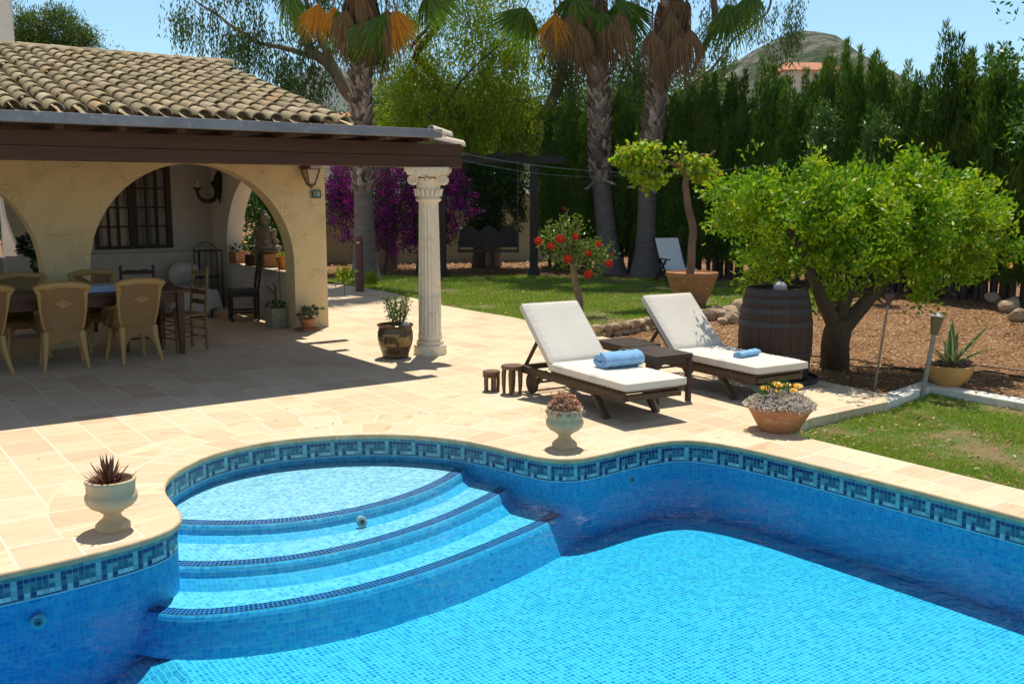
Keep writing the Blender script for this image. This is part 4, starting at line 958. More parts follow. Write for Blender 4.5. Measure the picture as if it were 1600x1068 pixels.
def lounger():
    t = thing('sun_lounger', '', 'sun lounger', (0,0,0), 0, 'wooden sun loungers on the terrace')
    W = LW; zr = .238
    for x in (.02, W-.02):
        a = MB(); a.box((x, .92, zr), (.035, 1.82, .075)); obj('rail', a, M_LFRAME, t, bevel=.005)
    for y in (.02, .7, 1.2, 1.80): a = MB(); a.box((W/2, y, zr-.004), (W-.076, .05, .05)); obj('crossbar', a, M_LFRAME, t)
    a = MB(); y = .03
    while y < LS-.02: a.box((W/2, y, zr+.044), (W-.02, .062, .014)); y += .078
    obj('seat_slats', a, M_LFRAME, t)
    bk = bpy.data.objects.new('backrest', None); 
    ca, sa = math.cos(LT), math.sin(LT); z0 = .285
    R_ = Matrix.Rotation(LT, 3, 'X')
    a = MB()
    for x in (.06, W-.06): a.box(Vector((x, LS, z0))+R_ @ Vector((0, LB/2, -.02)), (.03, LB+.02, .04), R_)
    y = .03
    while y < LB: a.box(Vector((W/2, LS, z0))+R_ @ Vector((0, y, .007)), (W-.06, .062, .013), R_); y += .078
    obj('backrest', a, M_LFRAME, t)
    a = MB(); tp = Vector((0, LS, z0))+R_ @ Vector((0, LB*.62, -.04))
    for x in (.09, W-.09): a.beam((x, tp.y, tp.z), (x, LS+.60, zr+.01), .025, .03)
    a.beam((.09, LS+.58, zr+.02), (W-.09, LS+.58, zr+.02), .02, .02); obj('prop', a, M_LFRAME, t)
    for x in (.045, W-.045):
        xi = .12 if x < .3 else W-.12; a = MB(); a.beam((x, .53, zr), (x, .30, 0.0), .04, .065, (1,0,0)); obj('leg', a, M_LFRAME, t, bevel=.004)
        a = MB(); a.beam((xi, 1.44, zr), (xi, 1.60, .10), .035, .05, (1,0,0)); obj('leg', a, M_LFRAME, t, bevel=.004)
    a = MB(); a.tube([(.07, 1.61, .105), (W-.07, 1.61, .105)], .012, 10); obj('axle', a, M_IRON, t)
    for x in (.07, W-.07):
        a = MB(); a.lathe([(0,-.016),(.095,-.016),(.105,-.010),(.105,.010),(.095,.016),(.03,.016),(.03,.022),(0,.022)], 30, cap_bottom=False)
        R2 = Matrix.Rotation(PI/2, 3, 'Y'); a.v = [tuple(R2 @ Vector(v)+Vector((x, 1.61, .105))) for v in a.v]; obj('wheel', a, M_LFRAME, t, smooth=35)
    th = .098
    def piping(w_, l_, par):
        a = MB()
        for zz in (th*.275+.001, -th*.275):
            P_ = []; r_ = .012
            for (cx2, cy2, a0) in ((w_/2-r_, l_/2-r_, 0), (-w_/2+r_, l_/2-r_, PI/2), (-w_/2+r_, -l_/2+r_, PI), (w_/2-r_, -l_/2+r_, 1.5*PI)):
                for k in range(4): P_.append((cx2+r_*math.cos(a0+k*PI/6), cy2+r_*math.sin(a0+k*PI/6), zz))
            Q = []
            for i in range(16):
                A_, B_ = Vector(P_[i]), Vector(P_[(i+1) % 16]); m_ = 14 if (B_-A_).length > .1 else 1
                for k in range(m_): q = A_.lerp(B_, k/m_); q.z += .0025*mnoise.noise(q*9); Q.append(q)
            Q.append(Q[0].copy()); a.tube(Q, .0042, 6, cap=False)
        return obj('piping', a, M_CUSH, par, smooth='all')
    me = cushion_mesh(W+.02, LS+.05, th, 1.0); o = bpy.data.objects.new('seat_cushion', me); COL.objects.link(o); o.parent = t; o.location = (W/2, LS/2-.015, LZ-th/2+.006); piping(W+.02, LS+.05, o)
    me = cushion_mesh(W+.01, LB+.04, th, 5.0); o = bpy.data.objects.new('back_cushion', me); COL.objects.link(o); o.parent = t; piping(W+.01, LB+.04, o)
    c = Vector((W/2, LS-.0, LZ-.03))+R_ @ Vector((0, LB/2+.02, .012)); o.location = c; o.rotation_euler = (LT, 0, 0)
    return t
l1 = lounger(); l1.location = (5.552, 6.184, 0); l1.rotation_euler.z = -.091; l1['label'] = 'sun lounger with the thick blue towel, nearer the pool steps'
l2 = dup(l1, (7.093, 6.093, 0), -.088, 'sun lounger with the thin blue towel, in front of the barrel')
M_TOWEL = surf('blue_terry', (.34,.60,.88), (.25,.51,.82), 9, 1.0, 1.0, 150, .010, c3=(.44,.68,.92), spec=.05)
def towel(name, label, loc, rot, L, ra, rb, turns, th):
    prof = []; ns = int(turns*28)
    def pt(s_, r_off): an = 2*PI*s_*turns; k = .16+.84*s_; return ((ra*k+r_off)*math.cos(an), (rb*k+r_off)*math.sin(an))
    outer = [pt(i/ns, th*.44) for i in range(ns+1)]; inner = [pt(i/ns, -th*.44) for i in range(ns+1)]
    a = MB(); nL = 16; m_ = len(outer)
    for q in range(nL+1):
        y = -L/2+L*q/nL; wv = 1+.05*math.sin(q*1.7)+.03*mnoise.noise(Vector((q*.7, 1, 2)))
        for (x, z) in outer+inner[::-1]: a.v.append((x*wv, y+.012*mnoise.noise(Vector((x*20, z*20, q*.1))), (z*wv+.006*mnoise.noise(Vector((x*14, z*14, q*.6))))))
    M2 = 2*m_
    for q in range(nL):
        for i in range(M2): j = (i+1) % M2; a.f.append((q*M2+i, q*M2+j, (q+1)*M2+j, (q+1)*M2+i))
    for q in (0, nL):
        for i in range(m_-1): a.f.append((q*M2+i, q*M2+i+1, q*M2+M2-2-i, q*M2+M2-1-i))
    o = obj(name, a, M_TOWEL, smooth=70, loc=loc); o.rotation_euler = rot; return tag(o, label, 'towel')
p = G(966, 569, .40); towel('towel', 'thick rolled light blue towel on the nearer lounger', (p.x, p.y, LZ+.068), (0, 0, -PI/2-.12), .42, .125, .064, 2.25, .032)
p = G(1168, 554, .40); towel('towel', 'thin rolled light blue towel on the lounger by the barrel', (p.x, p.y, LZ+.033), (0, 0, -PI/2+.15), .34, .055, .028, 1.8, .02)

# ---------------- slatted side tables
M_SLAT = wood('black_brown_slats', (.040,.028,.024), (.075,.05,.04), .5, 1, .8)
def side_table(label, loc, rz, sx, sy, h):
    t = thing('side_table', label, 'side table', loc, rz, 'nested slatted side tables'); a = MB()
    a.box((0, 0, h-.012), (sx, sy, .022)); k = 9
    for i in range(k):
        x = -sx/2+.03+(sx-.06)*(i+.5)/k; a.box((x, 0, h+.004), ((sx-.06)/k-.008, sy-.06, .012))
    for (x0, y0, x1, y1) in ((0,-sy/2+.015,sx,.03),(0,sy/2-.015,sx,.03)): a.box((x0, y0, h+.004), (x1, y1, .013))
    for x in (-sx/2+.013, sx/2-.013): a.box((x, 0, h+.0045), (.026, sy-.06, .013))
    obj('top', a, M_SLAT, t)
    a = MB()
    for y in (-sy/2+.03, sy/2-.03): a.box((0, y, h-.05), (sx-.1, .022, .055))
    for x in (-sx/2+.03, sx/2-.03): a.box((x, 0, h-.05), (.022, sy-.1, .055))
    obj('apron', a, M_SLAT, t)
    for x in (-1, 1):
        for y in (-1, 1): a = MB(); a.box((x*(sx/2-.026), y*(sy/2-.026), (h-.024)/2), (.045, .045, h-.024)); obj('leg', a, M_SLAT, t, bevel=.003)
    return t
side_table('taller dark slatted side table nearer the pool between the loungers', (6.62, 6.93, 0), -.10, .44, .60, .45)
side_table('lower dark slatted side table tucked behind the taller one', (6.94, 7.68, 0), -.14, .44, .56, .42)
# ---------------- round carved stools
M_STOOL = wood('brown_carved_wood', (.13,.075,.045), (.20,.12,.075), .55, 0, .8)
def stool(label, loc, r, h, legs, band):
    t = thing('carved_stool', label, 'stool', loc, .3, 'little carved stools by the lounger'); a = MB()
    a.lathe([(r*.3,h-.036),(r*.93,h-.036),(r,h-.028),(r,h-.006),(r*.95,h),(r*.5,h-.003),(0,h-.003)], 36); obj('seat', a, M_STOOL, t, smooth=35)
    if band: a = MB(); a.lathe([(r*.78,h-.066),(r*.97,h-.062),(r*.98,h-.046),(r*.78,h-.040)], 36); obj('band', a, M_STOOL, t, smooth=35)
    for k in range(legs):
        an = 2*PI*k/legs+.5; c, s_ = math.cos(an), math.sin(an); r0 = r*.74
        a = MB(); a.tube([(c*r0, s_*r0, 0), (c*r0*1.05, s_*r0*1.05, h*.35), (c*r0*1.04, s_*r0*1.04, h*.7), (c*r0*.95, s_*r0*.95, h-.035)], [r*.14, r*.20, r*.23, r*.20] if not band else [r*.2]*4, 10); obj('leg', a, M_STOOL, t, smooth=45)
    return t
stool('smaller lower carved stool left of the taller stool', tuple(G(768, 610)), .088, .205, 5, True)
stool('taller carved stool with splayed legs beside the lounger wheel', tuple(G(800, 614)), .108, .285, 4, False)

# ---------------- barrel
M_STAVE = wood('barrel_oak', (.045,.024,.017), (.085,.048,.032), .75, 2, .5)
M_HOOP = surf('barrel_hoop', (.05,.052,.062), (.085,.062,.05), 7, .6, .35, 40, .003, metal=.35)
t = thing('wine_barrel', 'old dark oak barrel with iron hoops beside the citrus tree', 'barrel', (8.37, 6.93, 0))
HB = .985
def br(z): u = (z-.46)/.52; return .385-.075*u*u
a = MB(); NS = 22
for k in range(NS):
    a0 = 2*PI*k/NS; d_ = 2*PI/NS; off = random.uniform(-.003, .003); col_ = []
    for j in range(15):
        z = .03+(HB-.03)*j/14; r = br(z)+off
        for q in (.012, .5, .988): an = a0+d_*q; col_.append(((r+(.003 if q == .5 else 0))*math.cos(an), (r+(.003 if q == .5 else 0))*math.sin(an), z))
        for q in (.988, .012): an = a0+d_*q; col_.append(((r-.03)*math.cos(an), (r-.03)*math.sin(an), z))
    o_ = len(a.v); a.v += col_
    for j in range(14):
        for q in range(5): q2 = (q+1) % 5; a.f.append((o_+j*5+q, o_+j*5+q2, o_+(j+1)*5+q2, o_+(j+1)*5+q))
    a.f.append(tuple(o_+q for q in range(5))); a.f.append(tuple(o_+70+q for q in range(5)))
obj('staves', a, M_STAVE, t, smooth=25)
for z, h in ((.075,.055),(.17,.05),(.30,.05),(.62,.055),(.755,.055),(.86,.05),(.945,.05)):
    a = MB(); a.lathe([(br(z-h/2)+.001,z-h/2),(br(z-h/2)+.009,z-h/2),(br(z+h/2)+.009,z+h/2),(br(z+h/2)+.001,z+h/2)], 48, cap_bottom=False); obj('hoop', a, M_HOOP, t, smooth=35)
a = MB(); a.lathe([(.30,.93),(0,.935)], 40, cap_bottom=False); a.lathe([(.30,.90),(0,.90)], 40, cap_bottom=False); obj('lid', a, M_STAVE, t)
t = thing('barrel_stand', 'shallow dark round stand under the barrel', 'stand', (8.34, 6.86, 0))
a = MB(); a.lathe([(.38,.0),(.415,.0),(.43,.02),(.43,.05),(.415,.052),(.41,.02),(0,.015)], 48, cap_bottom=False); obj('rim', a, M_HOOP, t, smooth=35)
bm = bmesh.new(); bmesh.ops.create_icosphere(bm, subdivisions=4, radius=.072)
for v in bm.verts: v.co *= 1+.03*mnoise.noise(v.co*25)+.04*mnoise.noise(v.co*9)
me = bpy.data.meshes.new('stone_ball'); bm.to_mesh(me); bm.free(); me.shade_smooth(); me.materials.append(surf('pale_limestone', (.58,.55,.50), (.46,.43,.38), 14, .9, .5, 60, .004))
o = bpy.data.objects.new('stone_ball', me); COL.objects.link(o); o.location = (8.34, 6.86, .985); tag(o, 'pale stone ball resting on top of the barrel', 'ball')

# ---------------- urns, bowl, pots
M_URN = surf('cast_stone', (.66,.49,.29), (.56,.40,.22), 4, .9, .4, 50, .003, c3=(.66,.56,.42))
UP = [(.095,0),(.100,.012),(.097,.035),(.082,.05),(.058,.068),(.048,.09),(.050,.105),(.066,.112),(.070,.120),(.085,.128),(.118,.145),(.140,.170),(.148,.195),(.146,.215),(.138,.228),(.136,.235),(.137,.285),(.142,.29),(.144,.30),(.138,.308),(.124,.308),(.118,.295),(.118,.262),(0,.258)]
def urn(label, loc, rz=0):
    t = thing('stone_urn', label, 'urn', loc, rz, 'cast stone urns on the pool edge'); a = MB(); a.lathe(UP, 64); obj('bowl', a, M_URN, t, smooth=50)
    a = MB(); a.lathe([(.117,.262),(.06,.272),(0,.274)], 24, cap_bottom=False); obj('soil', a, MAT_DIRT, t); return t
p = G(177, 826); u1 = urn('urn with spiky red-brown aloe on the left curve of the pool', (p.x, p.y, 0))
def spike(m_, b, d, L, w_, seg=4, curl=.25, th=.35):
    b = Vector(b); d = Vector(d).normalized(); s_ = d.cross(Vector((0,0,1))); s_ = s_.normalized() if s_.length > .05 else Vector((1,0,0)); u = s_.cross(d); rings = []
    p = b.copy(); dd = d.copy()
    for i in range(seg+1):
        t_ = i/seg; k = w_*(1-t_)**.7*(1 if i else .8); rings.append([p+s_*k, p+u*k*th, p-s_*k, p-u*k*th]); dd = (dd+Vector((0,0,1))*curl/seg).normalized(); p = p+dd*L/seg
    o_ = len(m_.v); m_.v += [tuple(v) for r in rings for v in r]
    for i in range(seg):
        for k in range(4): k2 = (k+1) % 4; m_.f.append((o_+i*4+k, o_+i*4+k2, o_+(i+1)*4+k2, o_+(i+1)*4+k))
M_ALOE = surf('red_brown_aloe', (.20,.065,.04), (.10,.05,.025), 18, .6, .3, 60, .002, c3=(.30,.12,.06))
a = MB()
for k in range(34):
    an = k*2.4; t_ = k/34; el = .25+1.1*t_; spike(a, (.03*(1-t_)*math.cos(an)-.012, .03*(1-t_)*math.sin(an), .262+.035*t_), (math.cos(an)*math.cos(el), math.sin(an)*math.cos(el), math.sin(el)), random.uniform(.12, .18), .015, 4, .35)
for (x, y) in ((.05, .02), (-.05, -.03)):
    for k in range(12): an = k*2.4; el = .5+.8*k/12; spike(a, (x, y, .262), (math.cos(an)*math.cos(el), math.sin(an)*math.cos(el), math.sin(el)), random.uniform(.05, .085), .010, 4, .35)
obj('aloe', a, M_ALOE, u1)
p = G(882, 698); u2 = urn('urn of small pink and orange succulents before the lounger', (p.x, p.y, 0), .7)
def rosettes(n_, c, r, zf, L, W, cols, name, parent, k=9, up=.6, rough=.5):
    V = []
    for i in range(n_):
        an = RNG.uniform(0, 2*PI); rr = math.sqrt(RNG.uniform())*r; q = np.array([c[0]+rr*math.cos(an), c[1]+rr*math.sin(an), c[2]+zf(rr/r)*RNG.uniform(.6, 1.1)])
        d = rdir(k, up); V.append(leafquads(np.repeat(q[None], k, 0), d, rdir(k, 2), L*RNG.uniform(.7, 1.2, k), W*RNG.uniform(.8, 1.1, k), .35))
    m_ = leafmat(name+'_leaf', cols, .15, rough); return npobj(name, np.concatenate(V), 4, m_, parent)
rosettes(210, (0, 0, .262), .145, lambda q: .15*(1.08-q*q), .030, .015, [(.70,.30,.24),(.85,.42,.14),(.66,.42,.38),(.55,.26,.26),(.88,.56,.18),(.72,.55,.50),(.36,.36,.16)], 'succulents', u2, 9, .8)
a = MB()
for k in range(6):
    x0 = .13; y0 = -.05+.02*k; a.tube([(x0*.8, y0*.5, .30), (x0+.03, y0, .28), (x0+.05+.01*k, y0+.01, .2-.02*k), (x0+.03+.008*k, y0-.01, .12-.01*k)], .0022, 5)
a.tube([(-.02,.05,.30),(.02,.09,.38),(.07,.13,.42)], .003, 5); obj('trailing_stems', a, surf('dry_stem', (.30,.20,.13), None, 20, .9), u2)
t = thing('flower_bowl', 'wide terracotta bowl of yellow flowers on the pool edge', 'bowl', tuple(G(1217, 671)), 0)
a = MB(); a.lathe([(.155,0),(.165,.01),(.262,.185),(.268,.20),(.266,.215),(.252,.215),(.245,.19),(0,.17)], 56); obj('bowl', a, M_TERRA2, t, smooth=40)
rosettes(620, (0, 0, .195), .285, lambda q: .11*(1.15-q*q), .034, .017, [(.84,.74,.64),(.70,.58,.46),(.90,.84,.76),(.60,.48,.38),(.68,.66,.72),(.86,.70,.56)], 'grey_succulents', t, 9, .9)
o = npobj('leaves', np.concatenate([bush_leaves(170, (-.02, .03, .31), (.17, .12, .05), .085, .014, .7), bush_leaves(70, (.12, .06, .31), (.08, .08, .05), .08, .012, .7)]), 4, LEAFG, t)
M_PET = leafmat('yellow_petals', [(.90,.45,.004),(.92,.56,.006),(.86,.33,.003)], .25, .5); M_CEN = surf('flower_centre', (.45,.12,.01), (.6,.25,.02), 30, .8)
for (lx, ly, lz, s_) in ((-.125,.02,.35,1.25),(-.02,.03,.375,1.5),(-.02,-.05,.335,1.2),(.08,.08,.365,1.0),(.16,.05,.36,1.3),(.11,-.0,.335,1.1)):
    c_ = Vector((lx*RT[0]+ly*FW[0], lx*RT[1]+ly*FW[1], lz)); n_ = 15; an = np.arange(n_)*2*PI/n_
    tilt = Matrix.Rotation(.35, 3, Vector((RT[0], RT[1], 0))); dirs = np.array([tuple(tilt @ Vector((math.cos(q), math.sin(q), .18))) for q in an]); up_ = np.tile(np.array(tuple(tilt @ Vector((0,0,1)))), (n_, 1))
    fl = npobj('flower', leafquads(np.tile(np.array(c_), (n_, 1)), dirs, up_, np.full(n_, .038*s_), np.full(n_, .016*s_), .1), 4, M_PET, t)
    a = MB(); a.lathe([(.0,.006),(.008*s_,.004),(.01*s_,0)], 10, c=tuple(c_+Vector((0,0,.002))), cap_bottom=False); obj('flower_centre', a, M_CEN, fl)
    a = MB(); a.tube([(c_.x*.8, c_.y*.8, .2), tuple(c_)], .003, 5); obj('stem', a, LEAFG, fl)
# glazed pot by the column
t = thing('glazed_pot', 'brown glazed pot with dragon relief and shrub beside the column', 'potted plant', (5.73, 10.52, 0), .4)
def relief(r, z, a_):
    return r+(.006*max(0, mnoise.noise(Vector((math.cos(a_)*2.6, math.sin(a_)*2.6, z*9)))*3)*(1 if .1 < z < .3 else 0) if False else 0)
m, nt, out = new_mat('brown_glaze'); n = N(nt); tc = n.n('TexCoord').outputs['Object']; sp = n.n('SeparateXYZ', {0: tc}); z_ = sp.outputs[2]
pat = n.noise(n.mapping(tc, (1,1,1.4)), 6.5, 2, .4, 1.2); band = n.math('MULTIPLY', n.math('GREATER_THAN', z_, .11), n.math('LESS_THAN', z_, .31))
pm = n.math('MULTIPLY', n.ramp(pat, [(.49, (0,0,0)), (.53, (1,1,1))]), band)
c = n.mix(pm, (.10,.055,.022), (.40,.23,.06)); c = n.mix(n.math('MULTIPLY', n.noise(tc, 12, 3), .4), c, (.12,.06,.02))
n.out(out, c, .25, n.bump(n.math('ADD', pm, n.math('MULTIPLY', n.noise(tc, 30, 3), .2)), .5, .006), .6); M_GLAZE = m
a = MB(); a.lathe([(.145,0),(.158,.012),(.162,.035),(.158,.045),(.175,.09),(.205,.18),(.215,.26),(.212,.32),(.200,.345),(.203,.355),(.200,.365),(.202,.38),(.218,.392),(.222,.405),(.212,.412),(.195,.408),(.190,.38),(0,.36)], 60); obj('pot', a, M_GLAZE, t, smooth=50)
a = MB(); a.lathe([(.189,.37),(0,.385)], 24, cap_bottom=False); obj('soil', a, MAT_DIRT, t)
a = MB(); V = []
for k in range(17):
    an = k*2.4; r = .02+.006*k; b = Vector((.05+r*math.cos(an)*.8, r*math.sin(an)*.8, .38)); L = random.uniform(.22, .42); tip = b+Vector((math.cos(an)*.09, math.sin(an)*.09, L)); mid = (b+tip)/2+Vector((0,0,.02)); a.tube([b, mid, tip], [.005,.004,.002], 5)
    for q in range(34):
        s_ = RNG.uniform(.2, 1.05); c_ = np.array(b.lerp(tip, s_)); V.append(leafquads(c_[None], rdir(1, .5), rdir(1, 1), np.array([.055]), np.array([.017]), .2))
obj('stems', a, surf('green_stem', (.12,.13,.05), None, 20, .8), t); npobj('leaves', np.concatenate(V), 4, leafmat('olive_leaf', [(.10,.17,.04),(.16,.24,.06),(.22,.28,.08),(.08,.13,.03)], .3), t)
bm = bmesh.new(); bmesh.ops.create_icosphere(bm, subdivisions=3, radius=1)
for v in bm.verts: v.co = Vector((v.co.x*.055, v.co.y*.045, v.co.z*.035))*(1+.15*mnoise.noise(v.co*2))
me = bpy.data.meshes.new('stone'); bm.to_mesh(me); bm.free(); me.shade_smooth(); me.materials.append(M_CUSH); o = bpy.data.objects.new('stone', me); COL.objects.link(o); o.parent = t; o.location = (.04, -.13, .405)
a = MB()
for k in range(9): an = k*2.4; spike(a, (-.10, -.05, .375), (math.cos(an)*.7, math.sin(an)*.7, .7), .07, .010, 3, .3)
obj('small_succulent', a, LEAFG, t)
# agave in tan bowl
t = thing('potted_agave', 'variegated agave in a wide tan bowl behind the kerb', 'potted plant', (9.62, 5.66, 0), 0)
a = MB(); a.lathe([(.11,-.03),(.13,0),(.19,.06),(.228,.14),(.235,.17),(.24,.185),(.243,.20),(.235,.207),(.215,.205),(.21,.18),(0,.17)], 50); obj('bowl', a, surf('tan_plastic_bowl', (.66,.36,.12), (.56,.29,.09), 5, .55), t, smooth=40)
a = MB(); a.lathe([(.212,.18),(0,.20)], 24, cap_bottom=False); obj('soil', a, MAT_DIRT, t)
def blade(m_, m2, b, d, L, w_, bend):
    b = Vector(b); d = Vector(d).normalized(); s_ = d.cross(Vector((0,0,1))).normalized(); p = b.copy(); dd = d.copy(); rows_ = []
    for i in range(9):
        t_ = i/8; k = w_*(.75+.9*t_-1.65*t_*t_ if t_ < .95 else .02); k = max(k, .002); u = s_.cross(dd).normalized(); rows_.append((p.copy(), k, u)); dd = (dd+Vector((0,0,-1))*bend/8).normalized(); p = p+dd*L/8
    for mm, f0, f1, lift in ((m_, -.72, .72, 0), (m2, .72, 1.0, 0), (m2, -1.0, -.72, 0)):
        for i in range(8):
            (p0, k0, u0), (p1, k1, u1) = rows_[i], rows_[i+1]; q = []
            for (pp, kk, uu, f) in ((p0,k0,u0,f0),(p0,k0,u0,f1),(p1,k1,u1,f1),(p1,k1,u1,f0)): q.append(pp+s_*kk*f+uu*kk*.5*f*f)
            q2 = [v-u0*.008*(1-i/9) for v in q]; mm.add(q+q2, [(0,1,2,3),(7,6,5,4),(0,4,5,1),(2,6,7,3)])
g1, g2 = MB(), MB()
for (rx, fy, uz, L, w_) in ((-.05,0,1,.42,.04),(.02,.05,1.1,.46,.042),(.18,.02,1,.36,.042),(-.28,.1,1,.34,.036),(.75,0,.95,.55,.035),(1.0,-.1,.6,.44,.028),(-.6,-.1,.7,.28,.03),(-.8,.2,.8,.26,.03),(.4,.5,.8,.33,.034),(-.3,-.6,.6,.22,.03),(.1,.7,.8,.3,.03)):
    d = Vector((rx*RT[0]+fy*FW[0], rx*RT[1]+fy*FW[1], uz)); blade(g1, g2, (d.x*.03, d.y*.03, .19), d, L*1.05, w_*1.35, .10)
ag = obj('leaves', g1, surf('agave_green', (.17,.32,.08), (.11,.23,.06), 8, .5), t); obj('leaf_margins', g2, surf('agave_cream', (.80,.72,.28), (.68,.60,.24), 8, .5), ag)
rosettes(46, (.04, -.03, .20), .17, lambda q: .03, .05, .016, [(.30,.20,.13),(.22,.15,.11),(.4,.32,.25),(.10,.07,.06)], 'dried_leaves', t, 6, .5)
# garden stake lamps
p = G(1440, 622, -.09); t = thing('path_light', 'leaning grey path light with conical head by the agave', 'garden light', (p.x, p.y, -.09))
lean = Vector((RT[0]*.13, RT[1]*.13, 1)).normalized(); ql = lean.to_track_quat('Z', 'Y').to_matrix()
M_ZINC = surf('grey_metal', (.38,.36,.31), (.28,.26,.22), 10, .6, .2, 40, .002, metal=.3, c3=(.16,.14,.09))
a = MB(); a.lathe([(.024,-.02),(.022,.67)], 16); a.v = [tuple(ql @ Vector(v)) for v in a.v]; obj('post', a, M_ZINC, t, smooth=True)
a = MB(); a.lathe([(.035,.66),(.042,.70),(.064,.845),(.02,.848)], 28); a.v = [tuple(ql @ Vector(v)) for v in a.v]; obj('lamp_head', a, surf('dull_brass', (.22,.19,.10), (.16,.13,.08), 8, .55, metal=.4), t, smooth=40)
a = MB(); a.lathe([(.088,.842),(.090,.850),(.05,.87),(.012,.885),(.0,.89)], 28); a.v = [tuple(ql @ Vector(v)) for v in a.v]; obj('cap', a, M_ZINC, t, smooth=40)
p = G(1366, 609, -.03); t = thing('garden_torch', 'thin brown garden torch leaning in front of the citrus tree', 'garden torch', (p.x, p.y, -.03))
lean = Vector((RT[0]*.105, RT[1]*.105, 1)).normalized(); ql = lean.to_track_quat('Z', 'Y').to_matrix()
a = MB(); a.lathe([(.013,0),(.012,.90)], 12); a.v = [tuple(ql @ Vector(v)) for v in a.v]; obj('pole', a, surf('cane', (.34,.26,.19), (.24,.17,.12), 12, .8, stretch=(1,1,.2)), t, smooth=True)
a = MB(); a.lathe([(.015,.88),(.032,.92),(.046,.97),(.044,1.0),(.036,1.02)], 20); a.v = [tuple(ql @ Vector(v)) for v in a.v]; obj('torch_head', a, surf('purple_glaze', (.12,.055,.06), (.08,.04,.05), 8, .3), t, smooth=40)
a = MB(); a.lathe([(.05,1.0),(.048,1.012),(.02,1.035),(.022,1.05),(0,1.055)], 20); a.v = [tuple(ql @ Vector(v)) for v in a.v]; obj('cap', a, M_IRON, t, smooth=40)
# kerb
M_KERB = surf('white_concrete', (.84,.80,.70), (.74,.69,.58), 5, .9, .4, 35, .005, c3=(.48,.42,.33))
a = MB(); a.poly([[(8.30,5.50),(8.62,5.56),(9.36,5.70),(9.26,-3),(9.48,-3),(9.58,5.95),(8.62,5.76),(8.55,5.70)]], lambda x, y: (x, y, -.16), (0, 0, .15)); tag(obj('kerb', a, M_KERB, bevel=.012), kind='structure')
# hoses
for pts, rad, lab in (([(1262,556),(1330,562),(1400,574),(1470,585),(1540,580),(1600,590),(1680,600)], .009, 'black irrigation hose crossing the bed behind the agave'), ([(1270,566),(1350,574),(1430,577),(1520,570),(1620,582),(1700,590)], .008, 'second black irrigation hose lying behind the first one')):
    P_ = [G(u, v, -.02) for u, v in pts]; Q = []
    for i in range(len(P_)-1):
        for k in range(8): Q.append(P_[i].lerp(P_[i+1], k/8)+Vector((0, .03*math.sin(i*8+k), .006)))
    a = MB(); a.tube(Q, rad, 8); tag(obj('garden_hose', a, M_IRON, smooth=True), lab, 'hose', 'irrigation hoses')
# rocks
def rock_mesh(name, r, seed, mat, sub=3):
    bm = bmesh.new(); bmesh.ops.create_icosphere(bm, subdivisions=sub, radius=1)
    o_ = Vector((seed*3.1, seed*1.7, seed*.9))
    for v in bm.verts:
        p = v.co.copy(); d = 1+.45*mnoise.noise(p*.9+o_)+.2*mnoise.noise(p*2.3+o_)+.06*mnoise.noise(p*6+o_)
        q = Vector((p.x*r[0], p.y*r[1], p.z*r[2]))*d; v.co = q
    for k in range(5):
        nrm = Vector((math.sin(seed*7+k*2.4), math.cos(seed*5+k*2.4), .5*math.sin(k+seed))).normalized(); dd = .72
        for v in bm.verts:
            h = Vector((v.co.x/r[0], v.co.y/r[1], v.co.z/r[2])).dot(nrm)
            if h > dd: v.co -= Vector((nrm.x*r[0], nrm.y*r[1], nrm.z*r[2]))*(h-dd)*.9
    me = bpy.data.meshes.new(name); bm.to_mesh(me); bm.free(); me.shade_smooth(); me.set_sharp_from_angle(angle=math.radians(35)); me.materials.append(mat); return me
M_ROCK = surf('ochre_limestone', (.50,.38,.24), (.34,.22,.12), 6, .9, .6, 20, .02, c3=(.64,.56,.44))
RL = ['large pale boulder at the right end of the rock pile', 'angular ochre rock leaning on the boulder', 'small rock in the middle of the pile', 'brown rock at the left end of the pile', 'low rock in front of the pile', 'rounded rock behind the pile', 'flat rock next to the big terracotta pot', 'tiny rock at the front of the pile']
for i, (u, v, r) in enumerate(((1162,490,.24),(1140,497,.19),(1125,500,.15),(1108,500,.17),(1140,505,.14),(1118,492,.15),(1096,497,.14),(1128,507,.09))):
    p = G(u, v, -.03); o = bpy.data.objects.new('rock', rock_mesh('rock', (r*1.15, r*.8, r*.62), i+1.3, M_ROCK)); COL.objects.link(o); o.location = (p.x, p.y, r*.3); o.rotation_euler.z = i*1.1; tag(o, RL[i], 'rock', 'rock pile at the lawn edge')
for i, (u, v, r, l) in enumerate(((1575,488,.20,'pale boulder under the hedge at the right edge'),(1592,502,.15,'brown boulder beside the pale one at the right edge'),(1552,474,.16,'small boulder half hidden behind the agave leaf'))):
    p = G(u, v, -.03); o = bpy.data.objects.new('rock', rock_mesh('rock', (r*1.2, r, r*.8), i+21.3, M_ROCK)); COL.objects.link(o); o.location = (p.x, p.y, r*.35); o.rotation_euler.z = i*1.9; tag(o, l, 'rock', 'boulders under the hedge')
# dry stone edging
a = MB(); pts = resample([(8.97,10.55),(9.4,10.56),(9.9,10.68),(10.5,10.9),(11.2,11.15)], .17, False); k = 0
for (x, y) in pts:
    for lay in range(2):
        me = rock_mesh('tmp', (.11, .085, .062), k*1.37+.5, M_ROCK, 2); k += 1; dx = random.uniform(-.03, .03)
        o_ = len(a.v); a.v += [(v.co.x+x+dx, v.co.y+y+random.uniform(-.0, .0), v.co.z+.0+.10*lay) for v in me.vertices]; a.f += [tuple(o_+i for i in p.vertices) for p in me.polygons]; bpy.data.meshes.remove(me)
tag(obj('stone_edging', a, M_ROCK, smooth=40), 'low dry stone edging along the front of the rear lawn', 'stone edging')
